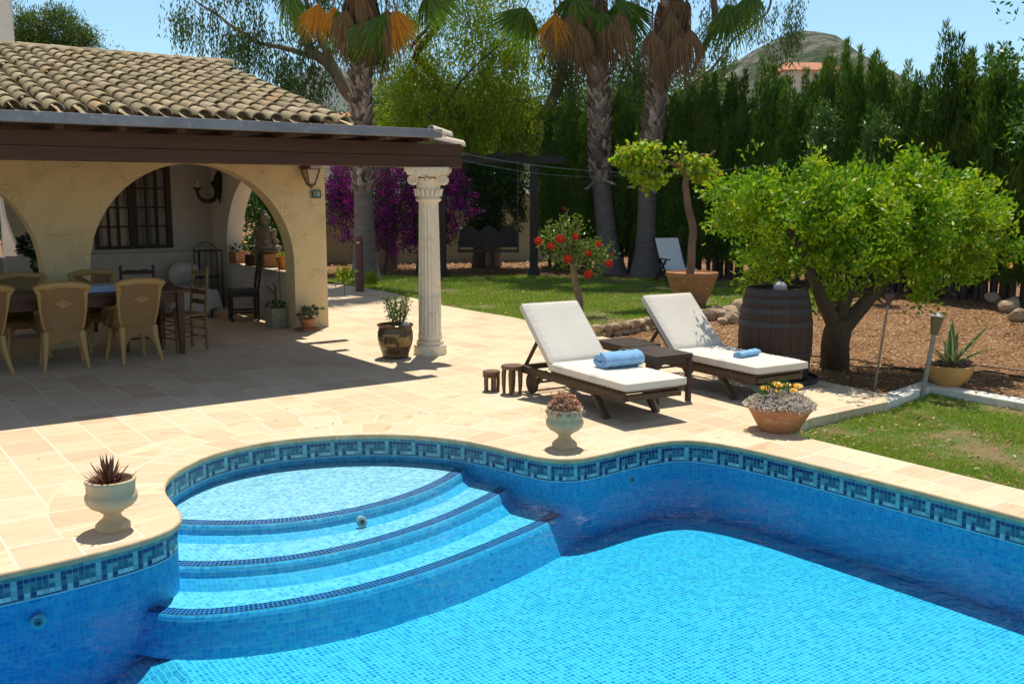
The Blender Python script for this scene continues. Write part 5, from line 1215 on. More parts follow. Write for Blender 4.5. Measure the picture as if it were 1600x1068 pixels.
# brown bollard
p = G(562, 455); t = thing('bollard_light', 'tall rust-brown bollard at the far edge of the terrace', 'bollard', (p.x, p.y, 0))
M_BOL = surf('rust_brown_paint', (.16,.06,.04), (.12,.045,.03), 4, .6)
a = MB(); a.lathe([(.10,0),(.095,.02),(.088,.03),(.085,1.10),(.075,1.115),(0,1.12)], 24); obj('post', a, M_BOL, t, smooth=35)
a = MB(); q = Vector((-FW[0], -FW[1], 0)); a.box(q*.083+Vector((0,0,1.0)), (.06, .03, .03), Matrix.Rotation(-YAW, 3, 'Z')); obj('lens', a, M_WHITE, t)
# ================================================================== PLANTS AND BACKGROUND
def blobleaves(blobs, n_, L, W, k=8, down=0.0, up=.35, spread=.8, cl=.09, shell=.45, fold=.25, lump=.25, seed=0):
    """leaf clusters through ellipsoids: blobs = (centre, (rx, ry, rz), weight); rx along camera right, ry along depth"""
    V = []; wts = np.array([b[2]*b[1][0]*b[1][2] for b in blobs]); wts = wts/wts.sum()
    for (c, r, _), w_ in zip(blobs, wts):
        m_ = max(3, int(n_*w_/k)); d = rdir(m_); q = RNG.uniform(0, 1, m_)**shell
        lm = np.array([1+lump*mnoise.noise(Vector((a[0]*2.3+seed, a[1]*2.3, a[2]*2.3)))*2 for a in d]); q = q*lm
        loc = d*q[:, None]*np.array(r)
        C = np.array(c)+np.outer(loc[:,0], (RT[0], RT[1], 0))+np.outer(loc[:,1], (FW[0], FW[1], 0))+np.outer(loc[:,2], (0, 0, 1))
        out = d[:,0:1]*np.array([[RT[0], RT[1], 0]])+d[:,1:2]*np.array([[FW[0], FW[1], 0]])+d[:,2:3]*np.array([[0, 0, 1]])
        C = np.repeat(C, k, 0)+RNG.normal(size=(m_*k, 3))*cl; out = np.repeat(out, k, 0)
        D_ = out*.5+rdir(m_*k)*spread; D_[:,2] += up-down
        V.append(leafquads(C, D_, rdir(m_*k, .9), L*RNG.uniform(.6, 1.25, m_*k), W*RNG.uniform(.7, 1.2, m_*k), fold))
    return np.concatenate(V)
def pb(u, v, ru, rv, fwd, depth=None, w_=1.0):      # blob from its place and size in metres at a distance
    s_ = FOC/fwd; p = D(u, v, fwd); rx = ru/s_; return (tuple(p), (rx, depth if depth else rx, rv/s_), w_)
def strands(blobs, n_, per, L, W, seed=0, hang=.055, grp=9):
    V = []; wts = np.array([b[2]*b[1][0]*b[1][2] for b in blobs]); wts = wts/wts.sum()
    for (c, r, _), w_ in zip(blobs, wts):
        m_ = max(2, int(n_*w_)); d = rdir(m_); q = RNG.uniform(0, 1, m_)**.5; loc = d*q[:, None]*np.array(r)
        C = np.array(c)+np.outer(loc[:,0], (RT[0], RT[1], 0))+np.outer(loc[:,1], (FW[0], FW[1], 0))+np.outer(loc[:,2], (0, 0, 1))
        gi = RNG.integers(0, max(1, m_//grp), m_); C = C[gi]+RNG.normal(size=(m_, 3))*np.array([.17, .17, .13]); 
        sway = rdir(m_)*.35; ln = RNG.uniform(.5, 1.3, m_)
        for k in range(per):
            P_ = C+np.array([0, 0, -1])*(k*hang*ln)[:, None]+sway*(k*hang*.4)+RNG.normal(size=(m_, 3))*.035
            D_ = rdir(m_)*.55; D_[:,2] -= 1.0
            V.append(leafquads(P_, D_, rdir(m_, .2), L*RNG.uniform(.6, 1.2, m_), W*RNG.uniform(.7, 1.2, m_), .15))
    return np.concatenate(V)
def bark(name, c1, c2, sc=3, st=(1,1,.35), c3=None): return surf(name, c1, c2, sc, .9, .9, 9, .03, st, c3)
M_BARK = bark('brown_bark', (.13,.085,.05), (.07,.045,.03), 6)
M_GUM = bark('gum_bark', (.30,.22,.15), (.17,.12,.08), 2, c3=(.40,.32,.24))
def wig(pts, n_=6, amp=.03, seed=0):
    out = []
    for i in range(len(pts)-1):
        for k in range(n_):
            p = Vector(pts[i]).lerp(Vector(pts[i+1]), k/n_); out.append(p+Vector((mnoise.noise(p*2+Vector((seed,0,0))), mnoise.noise(p*2+Vector((0,seed,5))), 0))*amp)
    out.append(Vector(pts[-1])); return out
def limb(mb_, pts, r0, r1, n_=9, amp=.05, seed=0):
    P_ = wig(pts, 6, amp, seed); m_ = len(P_); mb_.tube(P_, [r0+(r1-r0)*(i/(m_-1))**.8 for i in range(m_)], n_)

# ---- citrus tree
cf = 11.15; cb_ = G(1305, 574, -.04)
t = thing('citrus_tree', 'bushy bright green citrus tree right behind the barrel', 'tree', (0, 0, 0))
cit = [pb(1268,262,11,12,11.1,.15,1.6), pb(1425,254,12,12,11.2,.15,1.6), pb(1185,282,12,12,11.0,.15,1.5), pb(1505,290,20,14,11.3,.2,1.2), pb(1545,318,16,14,11.3,.15,1.2), pb(1135,345,20,14,11.0,.2,1.2), pb(1128,300,16,12,11.0,.15,1.2), pb(1590,392,10,8,11.3,.1,1.2), pb(1190,332,62,52,11.2,.55), pb(1290,330,72,58,11.0,.8,1.1), pb(1370,322,78,56,11.2,.9,1.1), pb(1450,328,68,56,11.2,.8), pb(1515,350,48,46,11.3,.5,.9), pb(1562,388,26,18,11.3,.2,.7),
       pb(1240,400,66,34,11.3,.5,.8), pb(1340,385,80,50,11.1,.8,.7), pb(1430,405,72,42,11.2,.7,.8), pb(1500,420,34,30,11.3,.35,.7), pb(1280,285,22,16,10.9,.3,.7), pb(1420,275,32,18,11.1,.3,.7), pb(1160,300,32,24,10.8,.3,.8), pb(1175,425,24,18,11.4,.2,.7), pb(1300,470,24,24,11.2,.25,.8), pb(1440,455,26,22,11.2,.3,.6)]
M_CIT = leafmat('citrus_leaf', [(.06,.17,.006),(.11,.27,.008),(.17,.38,.010),(.22,.44,.012),(.13,.31,.008),(.24,.46,.012),(.60,.55,.03)], .36, .45, ((.50,.62,.02), 2.6, .75))
npobj('crown', blobleaves(cit, 29000, .078, .036, 16, .10, .35, .7, .055, .36, .25, .75), 4, M_CIT, t)
a = MB(); base = Vector((cb_.x, cb_.y, -.08))
limb(a, [base, D(1308,520,11.1), D(1312,500,11.1)], .17, .14, 12, .03, 1)
limb(a, [D(1310,515,11.1), D(1345,480,11.15), D(1380,440,11.2), D(1420,360,11.2), D(1440,300,11.2)], .12, .02, 10, .06, 2)
limb(a, [D(1308,510,11.1), D(1285,470,11.0), D(1270,430,11.0), D(1230,350,10.9), D(1190,310,10.9)], .10, .02, 10, .06, 3)
limb(a, [D(1312,505,11.1), D(1325,440,11.1), D(1335,380,11.1), D(1350,300,11.1)], .09, .02, 9, .06, 4)
limb(a, [D(1380,440,11.2), D(1450,400,11.25), D(1540,380,11.3)], .05, .012, 8, .05, 5)
obj('trunk', a, M_BARK, t, smooth=True)
o_ = MB(); M_ORG = surf('orange_peel', (.80,.28,.02), (.7,.2,.01), 12, .5, .3, 120, .001)
for (u, v) in ((1578,415),(1500,300)):
    a = MB(); c_ = D(u, v, 11.3); a.lathe([(.0,-.034)]+[(.036*math.cos(q), .034*math.sin(q)) for q in (-1.2,-.8,-.4,0,.4,.8,1.2)]+[(0,.034)], 18, c=tuple(c_), cap_bottom=False); obj('orange', a, M_ORG, t, smooth=True)

# ---- cypress hedge: three tree forms, copied
M_CYP = leafmat('cypress_spray', [(.035,.11,.008),(.055,.16,.010),(.09,.22,.014),(.12,.27,.016),(.07,.18,.012),(.20,.31,.03)], .38, .6, ((.22,.30,.03), 1.3, .5, .45))
M_CYPT = bark('cypress_bark', (.12,.075,.055), (.07,.045,.035), 5)
def cypress(seed, n_=27000, H_=4.7, Rr=.55):
    rg = np.random.default_rng(seed); V = []
    sp = []
    for i in range(24):
        an = rg.uniform(0, 2*PI); rr = Rr*math.sqrt(rg.uniform())*.85; top = H_*(rg.uniform(.62, 1.0) if i else 1.04)*(1-.12*rr/Rr); sp.append((rr*math.cos(an), rr*math.sin(an), rg.uniform(.3, 1.2), top, rg.uniform(.13, .24)))
    per = n_//len(sp)
    for (x, y, z0, z1, r) in sp:
        z = z0+(z1-z0)*rg.uniform(0, 1, per)**.9; f = (z1-z)/(z1-z0); rad = r*np.clip(f*3.2, .05, 1)**.6*(1+.35*np.sin(z*5+x*9)); an = rg.uniform(0, 2*PI, per); q = rg.uniform(.5, 1.05, per)
        C = np.stack([x+rad*q*np.cos(an), y+rad*q*np.sin(an), z], 1)
        D_ = np.stack([np.cos(an)*.38, np.sin(an)*.38, np.full(per, 1.0)], 1)+rg.normal(size=(per, 3))*.28
        U = np.stack([np.cos(an), np.sin(an), np.full(per, .1)], 1)+rg.normal(size=(per, 3))*.5
        V.append(leafquads(C, D_, U, .115*rg.uniform(.6, 1.5, per), .023*rg.uniform(.7, 1.3, per), .2))
    return np.concatenate(V)
protos = []
for s_ in (11, 22, 33):
    t = thing('cypress_tree', '', 'tree', (0,0,-50), 0, 'cypress trees of the tall hedge'); npobj('crown', cypress(s_), 4, M_CYP, t)
    a = MB()
    for k in range(4): an = k*1.9+s_; a.tube([(.16*math.cos(an), .16*math.sin(an), -.05), (.22*math.cos(an+.2), .2*math.sin(an+.2), 1.4), (.12*math.cos(an), .12*math.sin(an), 3.0)], [.055,.04,.015], 7)
    obj('trunk', a, M_CYPT, t, smooth=True); protos.append(t)
row = [(868,150),(886,142),(914,138),(946,130),(980,134),(1014,132),(1048,124),(1082,112),(1116,92),(1150,86),(1184,78),(1220,86),(1256,82),(1290,64),(1322,38),(1352,50),(1384,86),(1408,150),(1432,80),(1462,24),(1492,48),(1522,58),(1552,54),(1584,64),(1618,40),(1660,70),(1705,60),(1755,70),(1810,60)]
near = {'0':'behind the hibiscus','1':'left of the middle palm'}
desc = ['short dark','slim dark','dense dark','ragged','broad dark','narrow']
def uat(u): return 27.3+(17.9-27.3)*(u-845)/(1600-845) if u < 1600 else 17.9-(u-1600)*.006
cnt = 0
POSW = [(868,'at the left end of the hedge, beside the pergola post'),(886,'second from the left end of the hedge'),(912,'immediately left of the middle palm trunk'),(946,'directly behind the middle palm trunk'),(980,'between the middle and the right palm'),(1014,'directly behind the right palm trunk'),(1048,'behind the vine in the big pot, left side'),(1082,'directly above the far reclining chair'),(1116,'right of the far reclining chair'),(1150,'behind the left tip of the citrus tree'),(1184,'below the orange roof, left of it'),(1220,'above the stone ball of the barrel'),(1256,'just under the hill top, in front of the orange roof'),(1290,'under the right end of the orange roof'),(1322,'with tall spires left of the sky notch'),(1352,'second from the sky notch on its left'),(1384,'bordering the sky notch on its left'),(1408,'lowest of the hedge, in the sky notch'),(1432,'bordering the sky notch on its right'),(1462,'with the highest spire in the hedge'),(1492,'right of the highest spire'),(1522,'above the potted agave'),(1552,'above the right end of the citrus tree'),(1584,'at the right edge of the photo'),(1618,'outermost at the right photo edge')]
for i, (u, v) in enumerate(row):
    f_ = uat(u); p = D(u, 440, f_); top = D(u, v, f_).z+.12; pr = protos[i % 3]
    lab = 'dark cypress '+(POSW[i][1] if i < len(POSW) else 'beyond the right edge of the photo')
    o = pr if i < 3 else dup(pr, (0,0,0), 0)
    o.location = (p.x, p.y, -.05); o.rotation_euler.z = i*1.37; k = top/4.9; o.scale = (1.0+.06*math.sin(i*3), 1.0, k); o['label'] = lab
    if i < 24 and i % 2 == 0:      # a second rank behind
        q = D(u+17, 440, f_+.95); o2 = dup(pr, (q.x, q.y, -.05), i*2.1+1); o2.scale = (1.15, 1.15, k*.93*(1 if i not in (16,) else .8)); o2['label'] = 'rear-rank cypress behind the one '+' '.join(POSW[i][1].split()[:11]).strip(', ')
# ---- lighter shrubs at the hedge foot
for (u, v, ru, rv, f_, lab) in ((1290,195,13,36,19.6,'lighter green shrub growing out of the hedge above the citrus tree'),(1372,205,14,34,19.0,'small light green shrub in the hedge below the sky notch')):
    t = thing('hedge_shrub', lab, 'shrub', (0,0,0), 0, 'lighter shrubs in the hedge')
    npobj('foliage', blobleaves([pb(u, v, ru, rv, f_, .35), pb(u-8, v+35, ru*.8, rv, f_, .3)], 1500, .12, .03, 7, 0, .5, .7, .08), 4, leafmat('juniper_spray', [(.05,.12,.02),(.08,.17,.03),(.11,.20,.04)], .25) if 'juniper_spray' not in bpy.data.materials else bpy.data.materials['juniper_spray'], t)
    a = MB(); q = D(u, 440, f_); a.tube([(q.x, q.y, -.05), tuple(D(u, v+40, f_)), tuple(D(u-5, v, f_))], [.05,.035,.012], 7); obj('trunk', a, M_CYPT, t, smooth=True)

# ---- palms
M_BOOT = leafmat('palm_boot', [(.07,.05,.04),(.22,.15,.12),(.40,.30,.24),(.14,.10,.08),(.52,.42,.35),(.10,.07,.06)], .0, .9)
M_SMOOTH = surf('palm_trunk', (.20,.17,.155), (.13,.11,.10), 2.5, .9, .7, 30, .01, (1,1,5))
M_FRG = leafmat('palm_green', [(.05,.13,.015),(.08,.18,.02),(.13,.25,.025),(.17,.27,.035)], .4, .4)
M_FRD = leafmat('palm_dead', [(.20,.115,.05),(.28,.17,.08),(.14,.08,.04),(.34,.22,.11)], .15, .8)
M_FRO = leafmat('palm_orange', [(.75,.33,.02),(.85,.45,.03),(.62,.24,.02),(.80,.40,.02)], .5, .5)
def fan(nm, mat, nb=38, span=2.6, L=.95, pet=.75, droop=.35, w_=.032, seed=0, fold=.0):
    rg = random.Random(seed); a = MB()
    a.tube([(0,0,0), (pet*.5,0,.02), (pet,0,0)], [.022,.016,.012], 6)
    for i in range(nb):
        an = -span/2+span*i/(nb-1)+rg.uniform(-.02, .02); l_ = L*(1-.25*(abs(an)/(span/2))**2)*rg.uniform(.85-.3*fold, 1.08+.15*fold); bd = rg.uniform(-.5, .5)*fold; dx, dy = math.cos(an), math.sin(an); sx, sy = -dy, dx; seg = 5; rows_ = []
        tw = rg.uniform(-.5, .5)
        for s_ in range(seg+1):
            t_ = s_/seg; k = w_*(.35+1.1*t_ if t_ < .45 else .85*(1.02-t_)/.57)
            x = pet+dx*l_*t_; y = dy*l_*t_*(1-fold*t_)+bd*.22*t_*t_; z = -droop*l_*t_*t_*(1.2+rg.uniform(-.1, .1))+(.01 if i % 2 else -.01)
            rows_.append(((x+sx*k, y+sy*k, z+k*tw), (x-sx*k, y-sy*k, z-k*tw)))
        for s_ in range(seg):
            (p0, p1), (q0, q1) = rows_[s_], rows_[s_+1]; a.add([p0, p1, q1, q0], [(0,1,2,3)])
    me = bpy.data.meshes.new(nm); me.from_pydata([tuple(v) for v in a.v], [], a.f); me.materials.append(mat); return me
FG = [fan('frond', M_FRG, seed=1, droop=.30), fan('frond', M_FRG, seed=2, droop=.5), fan('frond', M_FRG, 34, 2.2, 1.05, .8, .65, seed=3)]
FD = [fan('dead_frond', M_FRD, 54, 1.7, 1.1, .45, .2, .015, 4, .6), fan('dead_frond', M_FRD, 58, 2.1, .95, .5, .35, .014, 5, .75)]
FO = [fan('orange_frond', M_FRO, 34, 1.7, .85, .6, .15, .026, 6, .2)]
def put(me, nm, parent, loc, d, roll=0.0, s_=1.0):
    o = bpy.data.objects.new(nm, me); COL.objects.link(o); o.parent = parent; d = Vector(d).normalized()
    z = Vector((0,0,1)); z = (z-d*z.dot(d)); z = z.normalized() if z.length > .05 else Vector((1,0,0)); y = z.cross(d); M_ = Matrix((d, y, z)).transposed() @ Matrix.Rotation(roll, 3, 'X')
    o.rotation_euler = M_.to_euler(); o.location = loc; o.scale = (s_,)*3; return o
def cdir(r, f_, u): return Vector((RT[0]*r+FW[0]*f_, RT[1]*r+FW[1]*f_, u))
def palm(label, pts, fwd, boot_v, r_s, r_b, skirt, seed, visible):
    rg = random.Random(seed); t = thing('palm_tree', label, 'palm tree', (0,0,0), 0, 'tall fan palms')
    P_ = [D(u, v, fwd) for u, v in pts]; P_[0].z = -.08; W_ = wig(P_, 10, 0); zb = D(pts[0][0], boot_v, fwd).z
    low = [p for p in W_ if p.z < zb+.25]; 
    a = MB(); flare = [r_s*(1+.75*math.exp(-max(0, p.z)/.45))*(1-.03*p.z) for p in low]; a.tube(low, flare, 24); obj('trunk', a, M_SMOOTH, t, smooth=True)
    hi = [p for p in W_ if p.z >= zb-.1]; a = MB(); a.tube(hi, r_b*.86, 16); 
    def at(z):
        for p, q in zip(W_, W_[1:]):
            if p.z <= z <= q.z: return p.lerp(q, (z-p.z)/max(1e-6, q.z-p.z))
        return W_[-1]
    z = zb; j = 0; zt = W_[-1].z-.3; first = True
    while z < zt:
        c_ = at(z); nk = 9
        for k in range(nk):
            an = 2*PI*(k+.5*(j % 2))/nk+rg.uniform(-.1, .1)+j*.05; o_ = Vector((math.cos(an), math.sin(an), 0)); sd = Vector((-math.sin(an), math.cos(an), 0)); L = rg.uniform(.15, .24); wd = rg.uniform(.075, .10)
            b0 = c_+o_*r_b*.80; b1 = c_+o_*(r_b*1.0)+Vector((0,0,L*.5))+sd*rg.uniform(-.05, .05); b2 = c_+o_*(r_b*rg.uniform(1.10, 1.34))+Vector((0,0,L))+sd*rg.uniform(-.08, .08)
            v_ = []
            for (q, w2, th) in ((b0, wd, .03), (b1, wd*.75, .035), (b2, wd*.38, .02)): v_ += [q+sd*w2, q+o_*th, q-sd*w2, q-o_*.02]
            f = []
            for i in range(2):
                for m_ in range(4): m2 = (m_+1) % 4; f.append((i*4+m_, i*4+m2, i*4+4+m2, i*4+4+m_))
            f.append((8,9,10,11)); a.add(v_, f)
        z += .105; j += 1
    if seed != 1:
        for k in range(5): an = k*1.3+seed; o_ = Vector((math.cos(an), math.sin(an), 0)); c_ = at(zb); a.beam(c_+o_*r_b*.8+Vector((0,0,.06)), c_+o_*(r_b+.32)+Vector((0,0,-.05-.12*(k % 2))), .09, .03)
    obj('leaf_bases', a, M_BOOT, t)
    top = W_[-1]
    for k in range(skirt[1]):
        an = 2*PI*k/skirt[1]+rg.uniform(-.2, .2); zz = skirt[0]+1.2+rg.uniform(0, 1.0); c_ = at(min(zz, top.z)); o_ = Vector((math.cos(an), math.sin(an), 0))
        put(FD[k % 2], 'dead_frond', t, c_+o_*r_b*.8, o_*rg.uniform(.16, .36)+Vector((0,0,-1)), rg.uniform(-.5, .5), rg.uniform(.95, 1.3))
    for k in range(26):
        an = k*2.4; el = -.75+1.9*k/26+rg.uniform(-.1, .1); o_ = Vector((math.cos(an)*math.cos(el), math.sin(an)*math.cos(el), math.sin(el))); put(FG[k % 3], 'frond', t, top+Vector((0,0,-.1+.02*k)), o_, rg.uniform(-.3, .3), rg.uniform(.95, 1.2))
    for (kind, u, v, du, dv, roll, s_) in visible:
        me = {'g': FG[2], 'o': FO[0], 'd': FD[0]}[kind]; st = D(u, v, fwd-.35); o = put(me, {'g':'frond','o':'orange_frond','d':'dead_frond'}[kind], t, st, cdir(du, -.25, dv), 0, s_)
        d_ = cdir(du, -.2, dv).normalized(); z_ = cdir(rg.uniform(-.5, .5), -1, .1); z_ = (z_-d_*z_.dot(d_)).normalized(); y_ = z_.cross(d_); o.rotation_euler = Matrix((d_, y_, z_)).transposed().to_euler()
    return t
palm('left fan palm rising behind the end of the porch beam', [(571,442),(567,270),(564,150),(566,40),(568,-120)], 22.5, 300, .22, .215, (4.75, 24), 1,
     [('g',570,-25,.05,-1,1.45,1.0),('g',545,-30,-.35,-1,1.3,.9),('o',508,-35,-.22,-1,1.4,1.0),('o',522,-25,.0,-1,1.7,.85),('o',612,-35,.12,-1,1.5,1.2),('g',655,-60,.3,-1,1.5,.9),('g',590,-40,.12,-1,1.6,1.1),('d',545,-20,-.1,-1,1.4,1.1),('d',600,-20,.12,-1,1.6,1.1),('g',480,-60,-.5,-1,1.5,.9)])
palm('middle fan palm with boot-patterned trunk between the posts and the vine', [(955,428),(938,270),(935,150),(928,20),(922,-130)], 25.3, 285, .25, .25, (5.1, 24), 2,
     [('g',938,-40,.03,-1,1.5,1.15),('o',868,-25,-.03,-1,1.5,1.25),('g',840,-40,-.35,-1,1.5,1.1),('d',893,-15,.0,-1,1.4,1.25),('d',962,-20,.06,-1,1.6,1.25),('d',875,-5,-.08,-1,1.5,1.2),('d',905,0,.0,-1,1.4,1.2),('d',948,-10,.02,-1,1.5,1.25),('g',905,-70,-.1,-1,1.5,1.2),('g',960,-60,.15,-1,1.5,1.2)])
palm('right fan palm leaning towards the sky, dead brown fronds hanging', [(1008,428),(1012,290),(1026,150),(1050,0),(1068,-130)], 24.5, 290, .235, .23, (4.9, 20), 3,
     [('d',1020,10,-.03,-1,1.5,1.25),('d',1078,10,.02,-1,1.4,1.25),('d',1036,25,.0,-1,1.5,1.2),('d',1062,20,.0,-1,1.5,1.2),('d',975,15,.0,-1,1.4,.8),('g',1110,-45,.45,-1,1.5,1.1),('g',1160,-60,.25,-1,1.4,1.0),('d',1050,-10,.0,-1,1.55,1.05)])
# one dead frond caught between the palms
# ---- gum / pepper trees
M_EUA = leafmat('gum_leaf', [(.05,.10,.025),(.07,.14,.03),(.11,.19,.04),(.05,.09,.03),(.16,.22,.05)], .35, .45)
M_EUB = leafmat('pepper_leaf', [(.12,.25,.012),(.20,.38,.015),(.32,.50,.02),(.42,.56,.025),(.16,.28,.02),(.52,.56,.04),(.50,.38,.06)], .55, .5)
t = thing('gum_tree', 'gum tree leaning left over the tiled roof with hanging leaves', 'tree'); f_ = 27
A = [pb(300,12,44,26,f_,1.2,.8), pb(345,35,42,34,f_,1.2,.7), pb(395,45,55,38,f_,1.3,.8), pb(430,95,48,42,f_,1.2,.8), pb(375,75,32,26,f_,1,.5), pb(455,150,48,34,f_,1.2,.8), pb(500,40,50,60,f_,1.2,.8), pb(485,110,40,46,f_,1.,.7), pb(430,-50,140,50,f_,2.5,.6), pb(590,-60,120,50,f_,2.5,.6), pb(480,-200,170,90,f_,3,.35), pb(560,-380,150,110,f_,3,.3), pb(380,-300,100,80,f_,2.5,.3), pb(360,95,12,14,f_,.3,.8)]
npobj('crown', strands(A, 2700, 12, .15, .036, 1, .075), 4, M_EUA, t); a = MB()
limb(a, [D(602,300,f_), D(585,220,f_), D(560,170,f_), D(520,110,f_), D(480,70,f_), D(455,20,f_), D(440,-60,f_)], .26, .08, 12, .1, 7); limb(a, [D(500,92,f_), D(455,78,f_), D(400,66,f_), D(340,25,f_), D(300,-5,f_)], .10, .02, 8, .1, 8)
limb(a, [D(540,140,f_), D(500,60,f_), D(470,-20,f_)], .14, .05, 9, .1, 9); limb(a, [D(490,100,f_),D(470,150,f_),D(440,165,f_)], .05, .01, 7, .08, 9)
b0 = D(604, 380, f_); limb(a, [Vector((b0.x, b0.y, -.1)), D(602,300,f_)], .30, .26, 12, .03, 7); obj('trunk', a, M_GUM, t, smooth=True)
t = thing('pepper_tree', 'light yellow-green weeping tree between the left and middle palms', 'tree'); f_ = 27.5
B = [pb(640,190,58,55,f_,1.4), pb(650,110,55,45,f_,1.3,.9), pb(710,60,60,48,f_,1.4,.55), pb(700,160,70,60,f_,1.4), pb(765,110,56,60,f_,1.4,.75), pb(760,190,66,45,f_,1.3), pb(810,60,40,60,f_,1.2,.6), pb(815,170,46,60,f_,1.2,.9), pb(640,40,40,40,f_,1.2,.6), pb(760,10,60,35,f_,1.4,.5), pb(740,235,80,24,f_,1.1,.9), pb(720,-60,130,50,f_,2.5,.5), pb(740,-200,130,90,f_,3,.3), pb(600,220,40,30,f_,1.2,.9)]
npobj('crown', np.concatenate([strands(B, 4300, 8, .13, .036, 2, .065, 12), blobleaves(B, 26000, .12, .036, 14, .5, 0, .75, .17, .6, .25, .5)]), 4, M_EUB, t); a = MB()
b0 = D(748, 410, f_); limb(a, [Vector((b0.x, b0.y, -.1)), D(745,260,f_), D(720,170,f_), D(650,90,f_), D(690,30,f_), D(720,-20,f_)], .20, .06, 10, .12, 11); limb(a, [D(660,185,f_-1), D(700,160,f_-1), D(735,110,f_-1), D(790,60,f_-1)], .06, .02, 8, .1, 12); limb(a, [D(640,75,f_-1.2),D(665,50,f_-1.2),D(690,12,f_-1.2),D(715,-4,f_-1.2)], .05,.03,8,.05,3); obj('trunk', a, M_BARK, t, smooth=True)
t = thing('gum_tree', 'gum tree with curved pale limb behind the middle and right palms', 'tree'); f_ = 28
Cb = [pb(872,55,45,60,f_,1.3,.8), pb(1000,60,50,50,f_,1.3,.6), pb(985,120,30,30,f_,1,.5), pb(1110,25,50,34,f_,1.3,.6), pb(1185,12,52,26,f_,1.3,.6), pb(1222,42,30,40,f_,.8,.8), pb(1215,95,14,30,f_,.5,.8), pb(870,170,38,50,f_,1.2,.6), pb(890,120,30,40,f_,1.2,.6), pb(830,200,40,28,f_,1,.8), pb(1150,60,24,30,f_,.8,.5), pb(1040,-60,180,50,f_,3,.5), pb(1000,-230,200,110,f_,3.2,.7), pb(1120,-400,160,110,f_,3,.6), pb(900,-420,120,90,f_,3,.5), pb(1000,100,60,46,f_,1.2,.8), pb(895,75,50,60,f_,1.2,.8), pb(1240,15,22,26,f_,.6,.8)]
npobj('crown', strands(Cb, 3600, 12, .15, .034, 3, .075), 4, M_EUA, t); a = MB(); b0 = D(770, 400, f_)
limb(a, [Vector((b0.x, b0.y, -.1)), D(775,300,f_), D(785,225,f_), D(822,195,f_), D(858,168,f_), D(876,120,f_), D(884,60,f_), D(900,-40,f_)], .24, .12, 12, .06, 13)
limb(a, [D(884,80,f_), D(960,90,f_), D(1030,130,f_)], .05, .02, 8, .1, 14); limb(a, [D(890,20,f_), D(1000,-30,f_), D(1090,-30,f_)], .1, .06, 9, .1, 16); limb(a, [D(1080,120,f_), D(1100,70,f_), D(1118,40,f_), D(1112,-40,f_)], .06, .10, 8, .05, 15); limb(a, [D(1082,130,f_), D(1110,110,f_), D(1150,60,f_), D(1200,20,f_), D(1210,-20,f_)], .04, .03, 8, .1, 17)
obj('trunk', a, M_GUM, t, smooth=True)
t = thing('pine_tree', 'round-crowned pine tree showing over the roof ridge', 'tree'); f_ = 32
npobj('crown', blobleaves([pb(45,45,32,28,f_,.8), pb(92,34,26,24,f_,.8), pb(60,75,45,24,f_,.8), pb(120,58,24,20,f_,.6), pb(100,85,50,25,f_,.8), pb(138,62,14,12,f_,.4), pb(30,80,30,30,f_,.8)], 24000, .12, .030, 12, 0, .5, .8, .09, .4, .25, .5), 4, leafmat('pine_needles', [(.04,.10,.012),(.07,.15,.015),(.12,.20,.02),(.22,.25,.04)], .3), t)
a = MB(); b0 = D(80, 300, f_); limb(a, [Vector((b0.x, b0.y, -.1)), D(78,150,f_), D(70,70,f_), D(60,40,f_)], .25, .06, 10, .1, 3); limb(a, [D(76,110,f_), D(110,60,f_)], .1, .03, 8, .05, 3); obj('trunk', a, M_BARK, t, smooth=True)

for (u, v, ru, rv, f_, lab) in ((600,170,70,60,38,'background tree between the left palm and the roof end'),(700,190,80,60,36,'background tree behind the weeping tree, left'),(800,185,75,62,37,'background tree behind the weeping tree, right'),(905,165,60,56,35,'background tree left of the middle palm'),(985,150,50,48,36,'background tree between the two right palms'),(1085,150,60,50,36,'background tree right of the leaning palm')):
    t = thing('background_tree', lab, 'tree', (0,0,0), 0, 'trees beyond the boundary wall'); npobj('crown', blobleaves([pb(u, v, ru, rv, f_, 1.6), pb(u-20, v+50, ru, rv, f_, 1.5), pb(u+25, v+20, ru*.8, rv*1.1, f_, 1.5)], 6500, .20, .075, 12, .1, .2, .8, .2, .5, .25, .5), 4, bpy.data.materials.get('wood_leaf') or leafmat('wood_leaf', [(.04,.10,.015),(.07,.16,.02),(.11,.22,.025),(.16,.27,.03)], .35, .5, ((.20,.26,.03), .8, .6)), t)
    a = MB(); b0 = D(u, 395, f_); limb(a, [Vector((b0.x, b0.y, -.1)), D(u+3, 260, f_), D(u, v, f_)], .22, .06, 9, .1, int(u)); obj('trunk', a, M_BARK, t, smooth=True)
# ---- boundary wall, bougainvillea, climber
w0, w1 = G(430, 412), G(905, 404); a = MB(); a.beam((w0.x, w0.y, .95), (w1.x, w1.y, .95), .25, 2.1); o = obj('boundary_wall', a, stucco('boundary_stucco', (.62,.52,.34), (.50,.42,.28))); tag(o, 'cream boundary wall behind the bougainvillea and the swing', 'wall')
t = thing('bougainvillea', 'purple bougainvillea bush behind the porch column', 'shrub'); f_ = 25.2
bg_ = [pb(535,310,34,50,f_,.7), pb(600,295,50,48,f_,.8), pb(655,300,50,50,f_,.8), pb(600,355,66,44,f_,.8), pb(690,350,34,44,f_,.6,.8), pb(715,295,20,34,f_-.4,.4), pb(722,318,10,20,f_-.6,.3), pb(740,332,8,7,f_-.8,.2), pb(660,360,40,40,f_,.7), pb(700,290,26,30,f_-.3,.5), pb(528,300,22,50,f_,.6)]
M_BOUG = leafmat('bougainvillea_bract', [(.30,.008,.28),(.42,.015,.36),(.22,.006,.24),(.50,.03,.42),(.35,.01,.30)], .35, .6)
